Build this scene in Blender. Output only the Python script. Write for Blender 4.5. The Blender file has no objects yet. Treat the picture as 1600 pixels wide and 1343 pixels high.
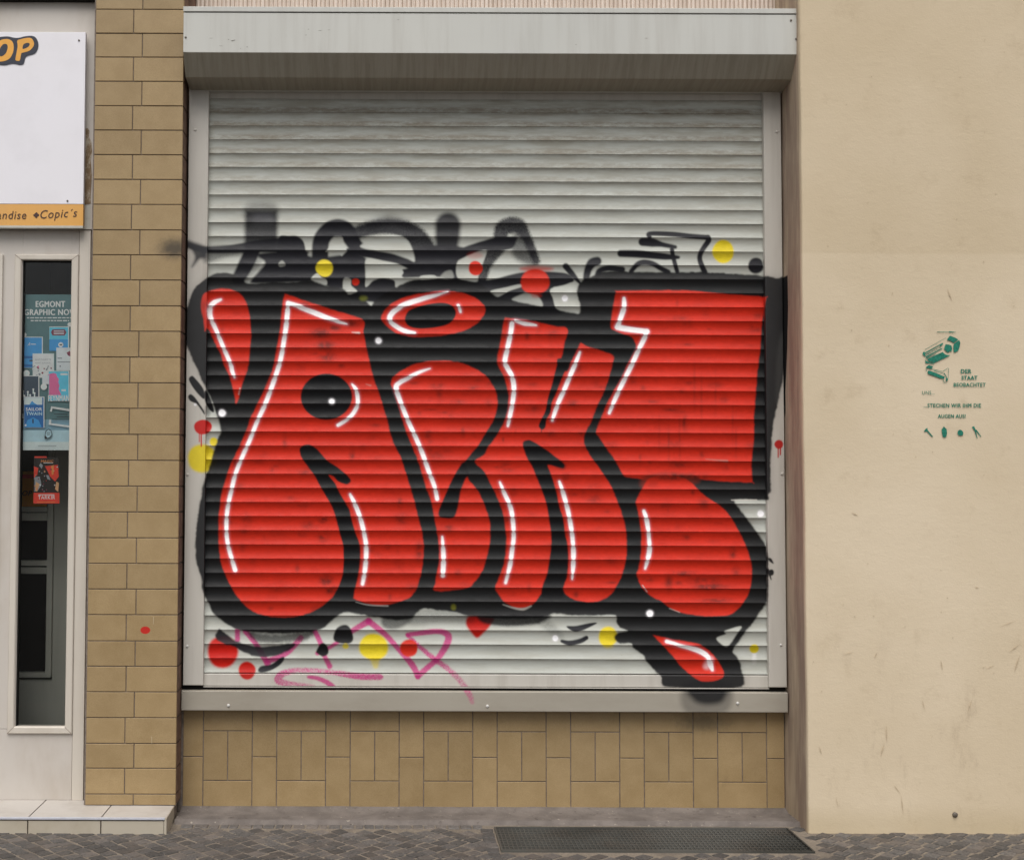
import bpy, bmesh, math, random
import numpy as np
random.seed(7); rng = np.random.RandomState(11)
SC = bpy.context.scene; COL = SC.collection
R = math.radians
# ------------------------------------------------------------------ camera
F, PX, PY, H, DIST = 2000.0, 600.0, 652.0, 1.30, 5.0      # focal and centre for a 1600 px wide picture
PITCH, ROLL = 0.0450, 0.0035
cam = bpy.data.objects.new('camera', bpy.data.cameras.new('camera')); COL.objects.link(cam); SC.camera = cam
cam.data.sensor_width = 36; cam.data.lens = 36 * F / 1600
cam.data.shift_x = (800 - PX) / 1600; cam.data.shift_y = (PY - 671.5) / 1600
cam.data.clip_end = 500
cam.location = (0, -DIST, H)
cam.rotation_euler = (math.pi / 2 + PITCH, -ROLL, 0)
from mathutils import Matrix, Vector
cam.matrix_world = Matrix.Translation((0, -DIST, H)) @ Matrix.Rotation(math.pi / 2 + PITCH, 4, 'X') @ Matrix.Rotation(ROLL, 4, 'Z')
# ------------------------------------------------------------------ sky, sun, exposure
w = bpy.data.worlds.new('World'); SC.world = w; w.use_nodes = True
nt = w.node_tree; nt.nodes.clear()
sky = nt.nodes.new('ShaderNodeTexSky'); sky.sky_type = 'NISHITA'; sky.sun_disc = False
SUN_EL, SUN_AZ = R(58), R(188)
sky.sun_elevation = SUN_EL; sky.sun_rotation = SUN_AZ; sky.dust_density = 4; sky.ozone_density = 1
hs = nt.nodes.new('ShaderNodeHueSaturation'); hs.inputs['Saturation'].default_value = 0.25
bg = nt.nodes.new('ShaderNodeBackground'); bg.inputs['Strength'].default_value = 0.09
wo = nt.nodes.new('ShaderNodeOutputWorld')
nt.links.new(sky.outputs[0], hs.inputs['Color']); nt.links.new(hs.outputs[0], bg.inputs['Color']); nt.links.new(bg.outputs[0], wo.inputs['Surface'])
sl = bpy.data.lights.new('sun', 'SUN'); sl.energy = 1.5; sl.angle = R(50); sl.color = (1.0, 0.965, 0.92)
so = bpy.data.objects.new('sun', sl); COL.objects.link(so)
sd = Vector((math.sin(SUN_AZ) * math.cos(SUN_EL), math.cos(SUN_AZ) * math.cos(SUN_EL), math.sin(SUN_EL)))
so.rotation_euler = sd.to_track_quat('Z', 'Y').to_euler()
SC.view_settings.view_transform = 'Standard'; SC.view_settings.look = 'None'; SC.view_settings.gamma = 1
SC.view_settings.use_curve_mapping = False; SC.view_settings.exposure = 0.40

# ------------------------------------------------------------------ measuring helpers
_M = np.array(cam.matrix_world.to_3x3())
def project(x, y, z):                       # world -> photo pixels (design time only)
    x = np.asarray(x, float); d = np.stack([x, np.broadcast_to(np.asarray(y, float) + DIST, x.shape), np.broadcast_to(np.asarray(z, float) - H, x.shape)], -1) @ _M
    return PX + F * d[..., 0] / -d[..., 2], PY - F * d[..., 1] / -d[..., 2]
def at(px, py, Y):                          # measured photo point -> point on the wall plane at depth Y
    v = _M @ np.array([(px - PX) / F, (PY - py) / F, -1.0])
    s = (Y + DIST) / v[1]
    return (v[0] * s, Y, H + v[2] * s)
def X_(px, py, Y): return at(px, py, Y)[0]
def Z_(px, py, Y): return at(px, py, Y)[2]
def lin(c):
    return tuple(((v / 255) / 12.92 if v / 255 <= .04045 else ((v / 255 + .055) / 1.055) ** 2.4) for v in c[:3])

# ------------------------------------------------------------------ mesh helpers
class MB:
    def __init__(s): s.v = []; s.f = []; s.m = []; s.c = []; s.tint = 1.0
    def face(s, pts, m=0):
        i = len(s.v); s.v += [tuple(p) for p in pts]; s.f.append(list(range(i, i + len(pts)))); s.m.append(m); s.c.append(s.tint)
    def box(s, x0, x1, y0, y1, z0, z1, m=0, ch=0.0):
        if x0 > x1: x0, x1 = x1, x0
        if y0 > y1: y0, y1 = y1, y0
        if z0 > z1: z0, z1 = z1, z0
        i = len(s.v)
        if ch:       # chamfered front (-Y) edges
            a = [(x0, y1, z0), (x1, y1, z0), (x1, y1, z1), (x0, y1, z1)]
            b = [(x0, y0 + ch, z0), (x1, y0 + ch, z0), (x1, y0 + ch, z1), (x0, y0 + ch, z1)]
            c = [(x0 + ch, y0, z0 + ch), (x1 - ch, y0, z0 + ch), (x1 - ch, y0, z1 - ch), (x0 + ch, y0, z1 - ch)]
            s.v += a + b + c
            fs = [(0, 3, 2, 1), (8, 9, 10, 11)]
            for k in range(4):
                l = (k + 1) % 4; fs += [(k, l, 4 + l, 4 + k), (4 + k, 4 + l, 8 + l, 8 + k)]
        else:
            s.v += [(x, y, z) for z in (z0, z1) for y in (y0, y1) for x in (x0, x1)]
            fs = [(0, 2, 3, 1), (4, 5, 7, 6), (0, 1, 5, 4), (2, 6, 7, 3), (0, 4, 6, 2), (1, 3, 7, 5)]
        for q in fs: s.f.append([i + k for k in q]); s.m.append(m); s.c.append(s.tint)
    def prism_x(s, prof, x0, x1, m=0):      # profile of (y,z), extruded along X
        n = len(prof); i = len(s.v)
        s.v += [(x0, y, z) for y, z in prof] + [(x1, y, z) for y, z in prof]
        for k in range(n):
            l = (k + 1) % n; s.f.append([i + k, i + n + k, i + n + l, i + l]); s.m.append(m); s.c.append(s.tint)
        s.f.append([i + k for k in range(n)]); s.f.append([i + n + k for k in reversed(range(n))]); s.m += [m, m]; s.c += [s.tint, s.tint]
    def disc(s, x, y, z, r, d, m=0, n=14, dome=True):   # round head facing -Y
        i = len(s.v)
        for rr, yy in ((r, y), (r, y - d * .5), (r * .7, y - d)):
            s.v += [(x + rr * math.cos(2 * math.pi * k / n), yy, z + rr * math.sin(2 * math.pi * k / n)) for k in range(n)]
        for a in range(2):
            for k in range(n):
                l = (k + 1) % n; s.f.append([i + a * n + k, i + a * n + l, i + (a + 1) * n + l, i + (a + 1) * n + k]); s.m.append(m); s.c.append(s.tint)
        s.f.append([i + 2 * n + k for k in range(n)]); s.m.append(m); s.c.append(s.tint)
    def poly(s, pts, Y, m=0):               # flat printed shape on the plane Y, outline measured on the photo
        s.face([at(x, y, Y) for x, y in pts], m)
    def build(s, name, mats, parent=None, smooth=False, tri=False, bevel=0):
        me = bpy.data.meshes.new(name); me.from_pydata(s.v, [], s.f)
        for mt in (mats if isinstance(mats, (list, tuple)) else [mats]): me.materials.append(mt)
        me.polygons.foreach_set('material_index', s.m)
        at_ = me.attributes.new('tint', 'FLOAT', 'FACE'); at_.data.foreach_set('value', s.c)
        bm = bmesh.new(); bm.from_mesh(me)
        bmesh.ops.recalc_face_normals(bm, faces=bm.faces)
        if tri: bmesh.ops.triangulate(bm, faces=[f for f in bm.faces if len(f.verts) > 4])
        bm.to_mesh(me); bm.free()
        if smooth: me.polygons.foreach_set('use_smooth', [True] * len(me.polygons))
        me.update()
        o = bpy.data.objects.new(name, me); COL.objects.link(o)
        if parent: o.parent = parent; o.matrix_parent_inverse = parent.matrix_world.inverted()
        if bevel:
            b = o.modifiers.new('bevel', 'BEVEL'); b.width = bevel; b.segments = 2; b.limit_method = 'ANGLE'
        return o
def thing(name, label, cat, loc=(0, 0, 0), group=None):
    o = bpy.data.objects.new(name, None); COL.objects.link(o); o.location = loc; o.empty_display_size = .1
    o.matrix_world = Matrix.Translation(loc)
    o['label'] = label; o['category'] = cat
    if group: o['group'] = group
    return o
def text_faces(mb, s, x0, x1, yb, cap, Y, m, shear=0.0, offset=0.0, tilt=0.0):
    """lettering: baseline at photo row yb, cap height in photo px, spanning x0..x1 on plane Y"""
    cu = bpy.data.curves.new('t', 'FONT'); cu.body = s; cu.size = 1; cu.shear = shear; cu.resolution_u = 3; cu.space_character = 1.1
    ob = bpy.data.objects.new('t', cu); COL.objects.link(ob)
    bpy.context.view_layer.update()
    me = bpy.data.meshes.new_from_object(ob.evaluated_get(bpy.context.evaluated_depsgraph_get()))
    xs = [v.co.x for v in me.vertices]; a, b = min(xs), max(xs)
    sh = abs(offset) * cap * .7 if offset > 0 else 0             # heavier lettering: the same letters again, a hair to each side
    for k, (dx, dy) in enumerate([(0, 0)] + ([(sh, 0), (-sh, 0), (0, sh * .6), (0, -sh * .6)] if sh else [])):
        for p in me.polygons:
            mb.face([at(dx + x0 + (me.vertices[i].co.x - a) / (b - a) * (x1 - x0), dy + yb - me.vertices[i].co.y / .70 * cap + tilt * ((me.vertices[i].co.x - a) / (b - a)), Y - .000012 * k) for i in p.vertices], m)
    bpy.data.objects.remove(ob); bpy.data.curves.remove(cu); bpy.data.meshes.remove(me)

# ------------------------------------------------------------------ materials
class NT:
    def __init__(s, name):
        s.m = bpy.data.materials.new(name); s.m.use_nodes = True; s.t = s.m.node_tree; s.b = s.t.nodes['Principled BSDF']
        s.co = s.t.nodes.new('ShaderNodeTexCoord').outputs['Object']
    def n(s, k, **kw):
        q = s.t.nodes.new(k)
        for a, b in kw.items(): setattr(q, a, b)
        return q
    def l(s, a, b): s.t.links.new(a, b)
    def noise(s, scale, detail=4, rough=.55, stretch=(1, 1, 1), off=(0, 0, 0)):
        mp = s.n('ShaderNodeMapping'); mp.inputs['Scale'].default_value = stretch; mp.inputs['Location'].default_value = off; s.l(s.co, mp.inputs['Vector'])
        q = s.n('ShaderNodeTexNoise'); q.inputs['Scale'].default_value = scale; q.inputs['Detail'].default_value = detail; q.inputs['Roughness'].default_value = rough
        s.l(mp.outputs[0], q.inputs['Vector']); return q.outputs['Fac']
    def ramp(s, v, a, b, lo=0.0, hi=1.0):
        q = s.n('ShaderNodeMapRange'); q.interpolation_type = 'SMOOTHSTEP'
        for k, x in (('From Min', a), ('From Max', b), ('To Min', lo), ('To Max', hi)): q.inputs[k].default_value = x
        s.l(v, q.inputs['Value']); return q.outputs[0]
    def mul(s, a, b, op='MULTIPLY'):
        q = s.n('ShaderNodeMath', operation=op)
        for i, v in enumerate((a, b)):
            if isinstance(v, (int, float)): q.inputs[i].default_value = v
            else: s.l(v, q.inputs[i])
        return q.outputs[0]
    def mix(s, fac, a, b, mode='MIX'):
        q = s.n('ShaderNodeMix', data_type='RGBA', blend_type=mode)
        for i, v in ((0, fac), (6, a), (7, b)):
            if isinstance(v, (int, float)): q.inputs[i].default_value = v
            elif isinstance(v, tuple): q.inputs[i].default_value = (*v[:3], 1)
            else: s.l(v, q.inputs[i])
        return q.outputs[2]
    def attr(s, name): 
        q = s.n('ShaderNodeAttribute'); q.attribute_name = name; return q
    def out(s, col, rough=.6, metal=0, bump=None, bs=.3, bd=.002, spec=.5):
        if isinstance(col, tuple): s.b.inputs['Base Color'].default_value = (*col, 1)
        else: s.l(col, s.b.inputs['Base Color'])
        if isinstance(rough, (int, float)): s.b.inputs['Roughness'].default_value = rough
        else: s.l(rough, s.b.inputs['Roughness'])
        s.b.inputs['Metallic'].default_value = metal; s.b.inputs['Specular IOR Level'].default_value = spec
        if bump is not None:
            q = s.n('ShaderNodeBump'); q.inputs['Strength'].default_value = bs; q.inputs['Distance'].default_value = bd
            s.l(bump, q.inputs['Height']); s.l(q.outputs[0], s.b.inputs['Normal'])
        return s.m
def flat(name, rgb, rough=.6, spec=.5, var=.06, scale=30):
    t = NT(name); c = lin(rgb); n = t.noise(scale)
    return t.out(t.mix(t.ramp(n, .3, .7), tuple(v * (1 - var) for v in c), tuple(min(1, v * (1 + var)) for v in c)), rough, spec=spec)
def metal_paint(name, rgb, dirt=(120, 108, 92), amt=.35, rough=.42, streak=(6, 6, .6), paint=False):
    t = NT(name)
    n1 = t.noise(3.0, 5, .6, streak); n2 = t.noise(40, 6, .7); n3 = t.noise(1.2, 3)
    d = t.mul(t.ramp(n1, .42, .78), amt)
    c = t.mix(d, lin(rgb), lin(dirt))
    c = t.mix(t.mul(t.ramp(n2, .62, .78), amt * .5), c, lin(dirt))
    c = t.mix(t.ramp(n3, .35, .7, 0, .10), c, lin((225, 222, 212)))
    if paint:
        a = t.attr('paint'); c = t.mix(a.outputs['Alpha'], c, a.outputs['Color'])
    return t.out(c, t.ramp(n2, .3, .8, rough, rough + .2), bump=t.noise(6, 2), bs=.15, bd=.002)
def spot(t, c, x, z, rx, rz, rgb, soft=.3, amt=1.0, rag=0.0):   # a patch of spray paint at one place on a wall
    sp = t.n('ShaderNodeSeparateXYZ'); t.l(t.co, sp.inputs[0])
    dx = t.mul(t.mul(sp.outputs[0], x, 'SUBTRACT'), 1 / rx); dz = t.mul(t.mul(sp.outputs[2], z, 'SUBTRACT'), 1 / rz)
    r = t.mul(t.mul(t.mul(dx, dx), t.mul(dz, dz), 'ADD'), .5, 'POWER')
    if rag: r = t.mul(r, t.mul(t.mul(t.noise(60, 4), .5, 'SUBTRACT'), rag), 'ADD')
    return t.mix(t.ramp(r, 1 - soft, 1 + soft, amt, 0), c, lin(rgb))

YP = -.12      # pilaster face
YT = .02       # tiled wall under the sill
def tile_mat(name):
    t = NT(name); a = t.attr('tint').outputs['Fac']
    fine = t.noise(420, 3, .7); mid = t.noise(14, 5, .6); big = t.noise(2.2, 3)
    c = t.mix(t.ramp(mid, .3, .72), lin((168, 144, 105)), lin((157, 133, 94)))
    c = t.mix(t.ramp(fine, .35, .7, 0, .45), c, lin((124, 102, 66)))
    c = t.mix(t.ramp(big, .4, .75, 0, .2), c, lin((178, 154, 118)))
    c = t.mix(t.ramp(t.noise(9, 6, .7, (1, 1, .35)), .62, .8, 0, .30), c, lin((96, 80, 58)))
    mm = t.mix(1.0, c, a, 'MULTIPLY')
    x, _, z = at(227, 984, YP); mm = spot(t, mm, x, z, .0185, .014, (190, 36, 26), .12)
    x, _, z = at(273, 388, YP); mm = spot(t, mm, x, z, .055, .034, (40, 38, 36), .75, .8, .8)
    x, _, z = at(1098, 1128, YT); mm = spot(t, mm, x, z, .085, .030, (60, 54, 44), .85, .55, .9)
    return t.out(mm, .5, bump=t.noise(300, 3), bs=.25, bd=.0006, spec=.45)
M = {}
M['tile'] = tile_mat('glazed_tile')
M['grout'] = flat('grout', (122, 111, 102), .9, .2, .2, 60)
M['brown'] = flat('brown_edge', (112, 88, 74), .8, .3, .25, 30)
t = NT('render_plaster')
sp = t.n('ShaderNodeSeparateXYZ'); t.l(t.co, sp.inputs[0])
big = t.noise(1.3, 4); mid = t.noise(9, 6, .65); fine = t.noise(160, 4, .7)
c = t.mix(t.ramp(big, .3, .7), lin((219, 203, 177)), lin((208, 191, 163)))
zl = Z_(1420, 396, -.25)
c = t.mix(t.ramp(t.mul(sp.outputs[2], t.mul(t.noise(4, 3), .012), 'ADD'), zl, zl + .012, 0, .22), c, lin((184, 164, 130)))
c = t.mix(t.ramp(mid, .55, .8, 0, .35), c, lin((172, 152, 122)))
dm = t.mul(t.ramp(sp.outputs[2], 1.0, .35, 0, 1), t.ramp(t.noise(7, 7, .75, (1.3, 1, .6)), .53, .76, 0, .42))
c = t.mix(dm, c, lin((156, 136, 112)))
c = t.mix(t.ramp(sp.outputs[2], .12, .02, 0, .35), c, lin((176, 158, 122)))
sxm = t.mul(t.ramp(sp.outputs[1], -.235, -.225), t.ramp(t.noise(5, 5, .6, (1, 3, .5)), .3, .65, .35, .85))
c = t.mix(sxm, c, lin((142, 122, 110)))  # return facing the shutter tinted darker: its side shade is in the colour
za, zb2, zc3 = Z_(1230, 650, -.03), Z_(1232, 470, -.03), Z_(1232, 433, -.03)
thr = t.mul(t.ramp(sp.outputs[2], za, zb2), .042)                 # spray that ran over onto the return of the wall
ov = t.ramp(t.mul(t.mul(sp.outputs[1], .036, 'ADD'), thr, 'ADD'), -.004, .004)
ov = t.mul(ov, t.mul(t.ramp(sp.outputs[2], zc3 + .004, zc3 - .004), t.ramp(sp.outputs[2], za - .01, za + .02)))
c = t.mix(ov, c, lin((26, 25, 25)))
wv = t.noise(30, 6, .7, (.8, 1, 1.2))
M['plaster'] = t.out(c, .9, bump=t.mul(t.mul(fine, .35), wv, 'ADD'), bs=.32, bd=.004, spec=.2)
M['green'] = flat('stencil_green', (36, 118, 98), .7, .3, .25, 140)
M['railp'] = metal_paint('rail_metal', (194, 189, 180), amt=.25)
M['rail'] = metal_paint('rail_paint', (194, 189, 180), amt=.25, paint=True)
M['sill'] = metal_paint('sill_paint', (160, 153, 140), amt=.3, streak=(1, 1, 3), paint=True)
M['box'] = metal_paint('box_paint', (196, 196, 190), amt=.2, streak=(7, 7, .5))
t = NT('box_paint_shaded')  # box paint darkened in colour for the shade underneath, plus grime streaks
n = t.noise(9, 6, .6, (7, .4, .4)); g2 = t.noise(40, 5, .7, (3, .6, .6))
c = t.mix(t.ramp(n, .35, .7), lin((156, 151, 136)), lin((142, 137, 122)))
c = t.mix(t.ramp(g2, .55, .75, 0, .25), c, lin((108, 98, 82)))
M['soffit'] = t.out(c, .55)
M['dark'] = flat('dark_gap', (28, 26, 24), .8, .2)
M['screw'] = flat('screw_metal', (205, 203, 198), .35)
M['screwd'] = flat('screw_dark', (96, 88, 78), .5)
# shutter: dirt lies along the lower half of each slat, strongest under the box
t = NT('shutter_slats'); ph = t.attr('phase').outputs['Fac']; sp = t.n('ShaderNodeSeparateXYZ'); t.l(t.co, sp.inputs[0])
n1 = t.noise(5, 6, .65, (1, 1, 7)); n2 = t.noise(34, 6, .75, (.6, 1, 1.8)); n3 = t.noise(70, 4, .75, (.5, 1, 1.5))
c = t.mix(t.ramp(n1, .3, .7), lin((188, 191, 184)), lin((179, 180, 171)))
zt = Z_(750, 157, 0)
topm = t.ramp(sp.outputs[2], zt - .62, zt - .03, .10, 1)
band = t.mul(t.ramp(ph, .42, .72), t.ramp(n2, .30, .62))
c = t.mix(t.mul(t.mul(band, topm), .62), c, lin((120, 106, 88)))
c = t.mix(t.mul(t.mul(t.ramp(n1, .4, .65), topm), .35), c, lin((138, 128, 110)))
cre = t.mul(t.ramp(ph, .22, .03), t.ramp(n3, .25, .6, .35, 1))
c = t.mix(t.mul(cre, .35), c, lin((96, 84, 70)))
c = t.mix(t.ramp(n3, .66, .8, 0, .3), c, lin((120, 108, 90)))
a = t.attr('paint'); sc = t.ramp(n3, .3, .75, .90, 1.04)
pc = t.mix(1.0, a.outputs['Color'], sc, 'MULTIPLY')
c = t.mix(a.outputs['Alpha'], c, pc)
M['slat'] = t.out(c, t.ramp(n2, .3, .8, .45, .62), bump=n1, bs=.1, bd=.001, spec=.2)
t = NT('mortar'); n = t.noise(9, 6, .65); n2 = t.noise(55, 5, .7, (1, 1, 1))
c = t.mix(t.ramp(n, .3, .7), lin((126, 118, 112)), lin((104, 97, 92)))
c = t.mix(t.ramp(n2, .63, .69, 0, .75), c, lin((182, 172, 158)))
c = t.mix(t.ramp(t.noise(30, 4, .6, off=(4, 2, 1)), .6, .75, 0, .6), c, lin((60, 54, 50)))
M['mortar'] = t.out(c, .9, bump=t.mul(n, n2, 'ADD'), bs=.6, bd=.006, spec=.2)
t = NT('sett_stone'); a = t.attr('tint').outputs['Fac']; n = t.noise(90, 5, .7); n2 = t.noise(12, 4)
c = t.mix(t.ramp(n, .3, .7), lin((96, 92, 89)), lin((66, 64, 62)))
c = t.mix(t.ramp(n2, .4, .7, 0, .4), c, lin((112, 100, 90)))
M['sett'] = t.out(t.mix(1.0, c, a, 'MULTIPLY'), .75, bump=n, bs=.5, bd=.003, spec=.35)
t = NT('joint_sand'); n = t.noise(150, 5, .7); n2 = t.noise(5, 4)
c = t.mix(t.ramp(n, .3, .7), lin((144, 133, 119)), lin((112, 104, 94))); c = t.mix(t.ramp(n2, .45, .7, 0, .6), c, lin((94, 86, 78)))
M['sand'] = t.out(c, .95, bump=n, bs=.5, bd=.003, spec=.2)
M['asphalt'] = flat('asphalt', (72, 70, 68), .9, .3, .2, 8)
M['steptop'] = metal_paint('step_tile', (190, 184, 177), (142, 130, 116), .4, .5, (2, 2, 2))
M['stepfront'] = metal_paint('step_riser', (180, 171, 154), (136, 118, 92), .45, .6, (2, 2, 2))
M['edge'] = flat('aluminium_edge', (190, 192, 200), .3, .6)
M['door'] = metal_paint('door_enamel', (196, 189, 181), (158, 142, 122), .35, .5, (2.5, 2.5, 1))
M['doorframe'] = metal_paint('frame_enamel', (205, 197, 185), (160, 146, 126), .25, .45, (3, 3, .6))
M['inner'] = metal_paint('inner_frame', (190, 188, 178), (150, 148, 138), .3, .5)
M['room'] = flat('room_wall', (112, 108, 98), .9, .2, .2, 4)
M['roomd'] = flat('dark_pane', (30, 28, 26), .25, .5)
t = NT('window_glass'); t.b.inputs['Roughness'].default_value = .02
g = t.n('ShaderNodeBsdfGlossy'); g.inputs['Roughness'].default_value = .01; tr = t.n('ShaderNodeBsdfTransparent'); tr.inputs[0].default_value = (.985, .995, .985, 1)
fr = t.n('ShaderNodeFresnel'); fr.inputs[0].default_value = 1.34; mx = t.n('ShaderNodeMixShader')
t.l(fr.outputs[0], mx.inputs[0]); t.l(tr.outputs[0], mx.inputs[1]); t.l(g.outputs[0], mx.inputs[2])
t.l(mx.outputs[0], t.t.nodes['Material Output'].inputs['Surface']); M['glass'] = t.m
t = NT('reeded_glass'); n = t.noise(3, 4, .5, (1, 1, .3)); n2 = t.noise(60, 3, .6, (1, 1, .05))
c = t.mix(t.ramp(n2, .3, .7), lin((226, 212, 200)), lin((206, 190, 176)))
M['reeded'] = t.out(c, .25, spec=.6)
t = NT('sett_far')

# ------------------------------------------------------------------ the spray paint, laid out on the wall plane as a paint map of its own
CX0, CY0, CW, CHh = 255, 300, 1000, 830
RGB = np.zeros((CHh, CW, 3)); AL = np.zeros((CHh, CW))
gy, gx = np.mgrid[0:CHh, 0:CW]; gx = gx + CX0 + .0; gy = gy + CY0 + .0
def vnoise(cell, seed):
    r = np.random.RandomState(seed); h, w_ = int(CHh / cell[1]) + 3, int(CW / cell[0]) + 3
    g = r.rand(h, w_); fy = (gy - CY0) / cell[1]; fx = (gx - CX0) / cell[0]
    iy, ix = fy.astype(int), fx.astype(int); ty, tx = fy - iy, fx - ix
    ty = ty * ty * (3 - 2 * ty); tx = tx * tx * (3 - 2 * tx)
    return (g[iy, ix] * (1 - ty) + g[iy + 1, ix] * ty) * (1 - tx) + (g[iy, ix + 1] * (1 - ty) + g[iy + 1, ix + 1] * ty) * tx
NZ = vnoise((7, 7), 1) * .5 + vnoise((3, 3), 2) * .3 + vnoise((18, 14), 3) * .2
GR = np.random.RandomState(5).rand(CHh, CW)
ZB, ZT = Z_(750, 1051.3, 0), Z_(750, 157, 0); NS = 41; PITCHZ = (ZT - ZB) / NS
def smooth(pts, closed=True, k=6):
    p = np.array(pts, float); n = len(p); out = []
    rngi = range(n) if closed else range(n - 1)
    for i in rngi:
        if closed: a, b, c, d = p[(i - 1) % n], p[i], p[(i + 1) % n], p[(i + 2) % n]
        else: a, b, c, d = p[max(i - 1, 0)], p[i], p[i + 1], p[min(i + 2, n - 1)]
        for j in range(k):
            t_ = j / k
            out.append(.5 * ((2 * b) + (c - a) * t_ + (2 * a - 5 * b + 4 * c - d) * t_ ** 2 + (-a + 3 * b - 3 * c + d) * t_ ** 3))
    if not closed: out.append(p[-1])
    return np.array(out)
def window(p, pad):
    x0 = max(int(p[:, 0].min() - pad) - CX0, 0); x1 = min(int(p[:, 0].max() + pad) + 2 - CX0, CW)
    y0 = max(int(p[:, 1].min() - pad) - CY0, 0); y1 = min(int(p[:, 1].max() + pad) + 2 - CY0, CHh)
    return slice(y0, y1), slice(x0, x1)
def lay(w_, a, col):
    a = np.clip(a, 0, 1); A0 = AL[w_]; na = a + A0 * (1 - a); c = np.array(lin(col))
    RGB[w_] = np.where(na[..., None] > 1e-4, (c * a[..., None] + RGB[w_] * (A0 * (1 - a))[..., None]) / np.maximum(na, 1e-4)[..., None], c)
    AL[w_] = na
def segdist(w_, p, closed):
    X, Y = gx[w_], gy[w_]; best = np.full(X.shape, 1e9); tt = np.zeros(X.shape); n = len(p); L = 0; lens = []
    m = n if closed else n - 1
    for i in range(m):
        a, b = p[i], p[(i + 1) % n]; d = b - a; ll = max(d @ d, 1e-9)
        u = np.clip(((X - a[0]) * d[0] + (Y - a[1]) * d[1]) / ll, 0, 1)
        q = np.hypot(X - a[0] - u * d[0], Y - a[1] - u * d[1]); k = q < best
        best = np.where(k, q, best); tt = np.where(k, (i + u) / m, tt)
    return best, tt
def fill(pts, col, soft=1.2, alpha=1.0, grow=0.0, rough=0.0, sm=True, erase=False, grain=0.0):
    p = smooth(pts) if sm else np.array(pts, float); w_ = window(p, soft * 2 + grow + 3)
    d, _ = segdist(w_, p, True); X, Y = gx[w_], gy[w_]; ins = np.zeros(X.shape, bool); n = len(p)
    for i in range(n):
        (x1, y1), (x2, y2) = p[i], p[(i + 1) % n]
        if y1 == y2: continue
        k = ((y1 > Y) != (y2 > Y)) & (X < (x2 - x1) * (Y - y1) / (y2 - y1) + x1); ins ^= k
    sd_ = np.where(ins, d, -d) + grow + rough * (NZ[w_] - .5) * 2
    a = np.clip(sd_ / (2 * soft) + .5, 0, 1); a = a * a * (3 - 2 * a) * alpha
    if grain: a = np.clip(a + (GR[w_] - .5) * grain * 4 * a * (1 - a), 0, 1)
    if erase: AL[w_] *= 1 - a
    else: lay(w_, a, col)
BEAD = None
def stroke(pts, wd, col, soft=1.2, alpha=1.0, sm=True, grain=0.0, bead=0.0, fade=None):
    p = smooth(pts, False) if sm else np.array(pts, float); ws = np.atleast_1d(wd).astype(float); pad = ws.max() / 2 + soft * 2 + 3
    w_ = window(p, pad); d, tt = segdist(w_, p, False)
    hw = np.interp(tt, np.linspace(0, 1, len(ws)), ws) / 2
    if bead:
        zz = zmap[w_]; phs = (zz / PITCHZ) % 1.0            # 0 at the slat's foot, 1 at its top: little paint gets into the groove
        hw = hw * (1 - bead * np.clip(1 - np.minimum(phs, 1 - phs) / .16, 0, 1))
    a = np.clip((hw - d) / (2 * soft) + .5, 0, 1); a = a * a * (3 - 2 * a) * alpha
    if fade: a = a * np.interp(tt, np.linspace(0, 1, len(fade)), fade)
    if grain: a = np.clip(a + (GR[w_] - .5) * grain * 4 * a * (1 - a), 0, 1)
    lay(w_, a, col)
def dot(x, y, rx, ry, col, soft=1.3, alpha=1.0):
    a_ = np.linspace(0, 2 * math.pi, 25)[:-1]
    fill([(x + rx * math.cos(k) * (1 + .03 * math.sin(3 * k + x)), y + ry * math.sin(k) * (1 + .03 * math.cos(2 * k + y))) for k in a_], col, soft, alpha, sm=False)
# height of every map cell above the foot of the curtain
_zz = []
for yy in range(CHh): _zz.append(Z_(750, CY0 + yy, 0) - ZB)
zmap = np.repeat(np.array(_zz)[:, None], CW, 1)
BK, BL, RD, WH, YE, PK = (20, 20, 22), (34, 34, 39), (202, 42, 22), (250, 247, 248), (222, 200, 40), (186, 48, 120)
# old tags behind the piece
TG = dict(soft=2.6, grain=.5)
stroke([(296, 384), (320, 390), (360, 389), (400, 385), (440, 383), (462, 384)], [8, 10, 13, 18, 24, 26], BL, 2, .97)
fill([(292, 378), (305, 379), (322, 387), (322, 402), (312, 405), (300, 417), (304, 400)], BL, 4, .95)
fill([(320, 386), (376, 386), (380, 396), (352, 402), (320, 410)], BL, 5, .6, grain=.2)
stroke([(255, 380), (290, 382)], [16, 14], BL, 7, .85)
fill([(436, 371), (452, 368.5), (464, 369), (473, 376), (477, 388), (477, 404), (436, 404)], BL, 1.8)
fill([(384, 329), (432, 329), (434, 345), (433, 392), (382, 392), (382, 350)], BL, 5, .93, grain=.2, sm=False); fill([(388, 318), (428, 318), (432, 340), (384, 340)], BL, 8, .5); fill([(398, 333), (424, 333), (424, 352), (398, 352)], (120, 120, 124), 8, .22)
stroke([(394, 392), (384, 414), (372, 436)], [24, 24, 20], BL, 2.5)
fill([(404, 396), (476, 392), (482, 399), (500, 402), (540, 398), (571, 402), (572, 437), (566, 446), (540, 452), (516, 450), (500, 441), (470, 441), (400, 443), (392, 438), (404, 424), (414, 410)], BL, 3)
fill([(396, 404), (412, 400), (402, 420), (388, 440), (380, 437)], BL, 4, .4, grain=.2)
stroke([(500, 402), (502, 376), (514, 360), (528, 356), (541, 360), (549, 374), (560, 388), (576, 394)], [26, 26, 26, 28, 26, 24, 22, 16], BL, 2.4)
stroke([(548, 400), (560, 430)], 26, BL, 2)
stroke([(566, 393), (600, 400), (622, 404), (640, 411), (655, 418)], [14, 15, 16, 18, 20], BL, 1.6)
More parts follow.
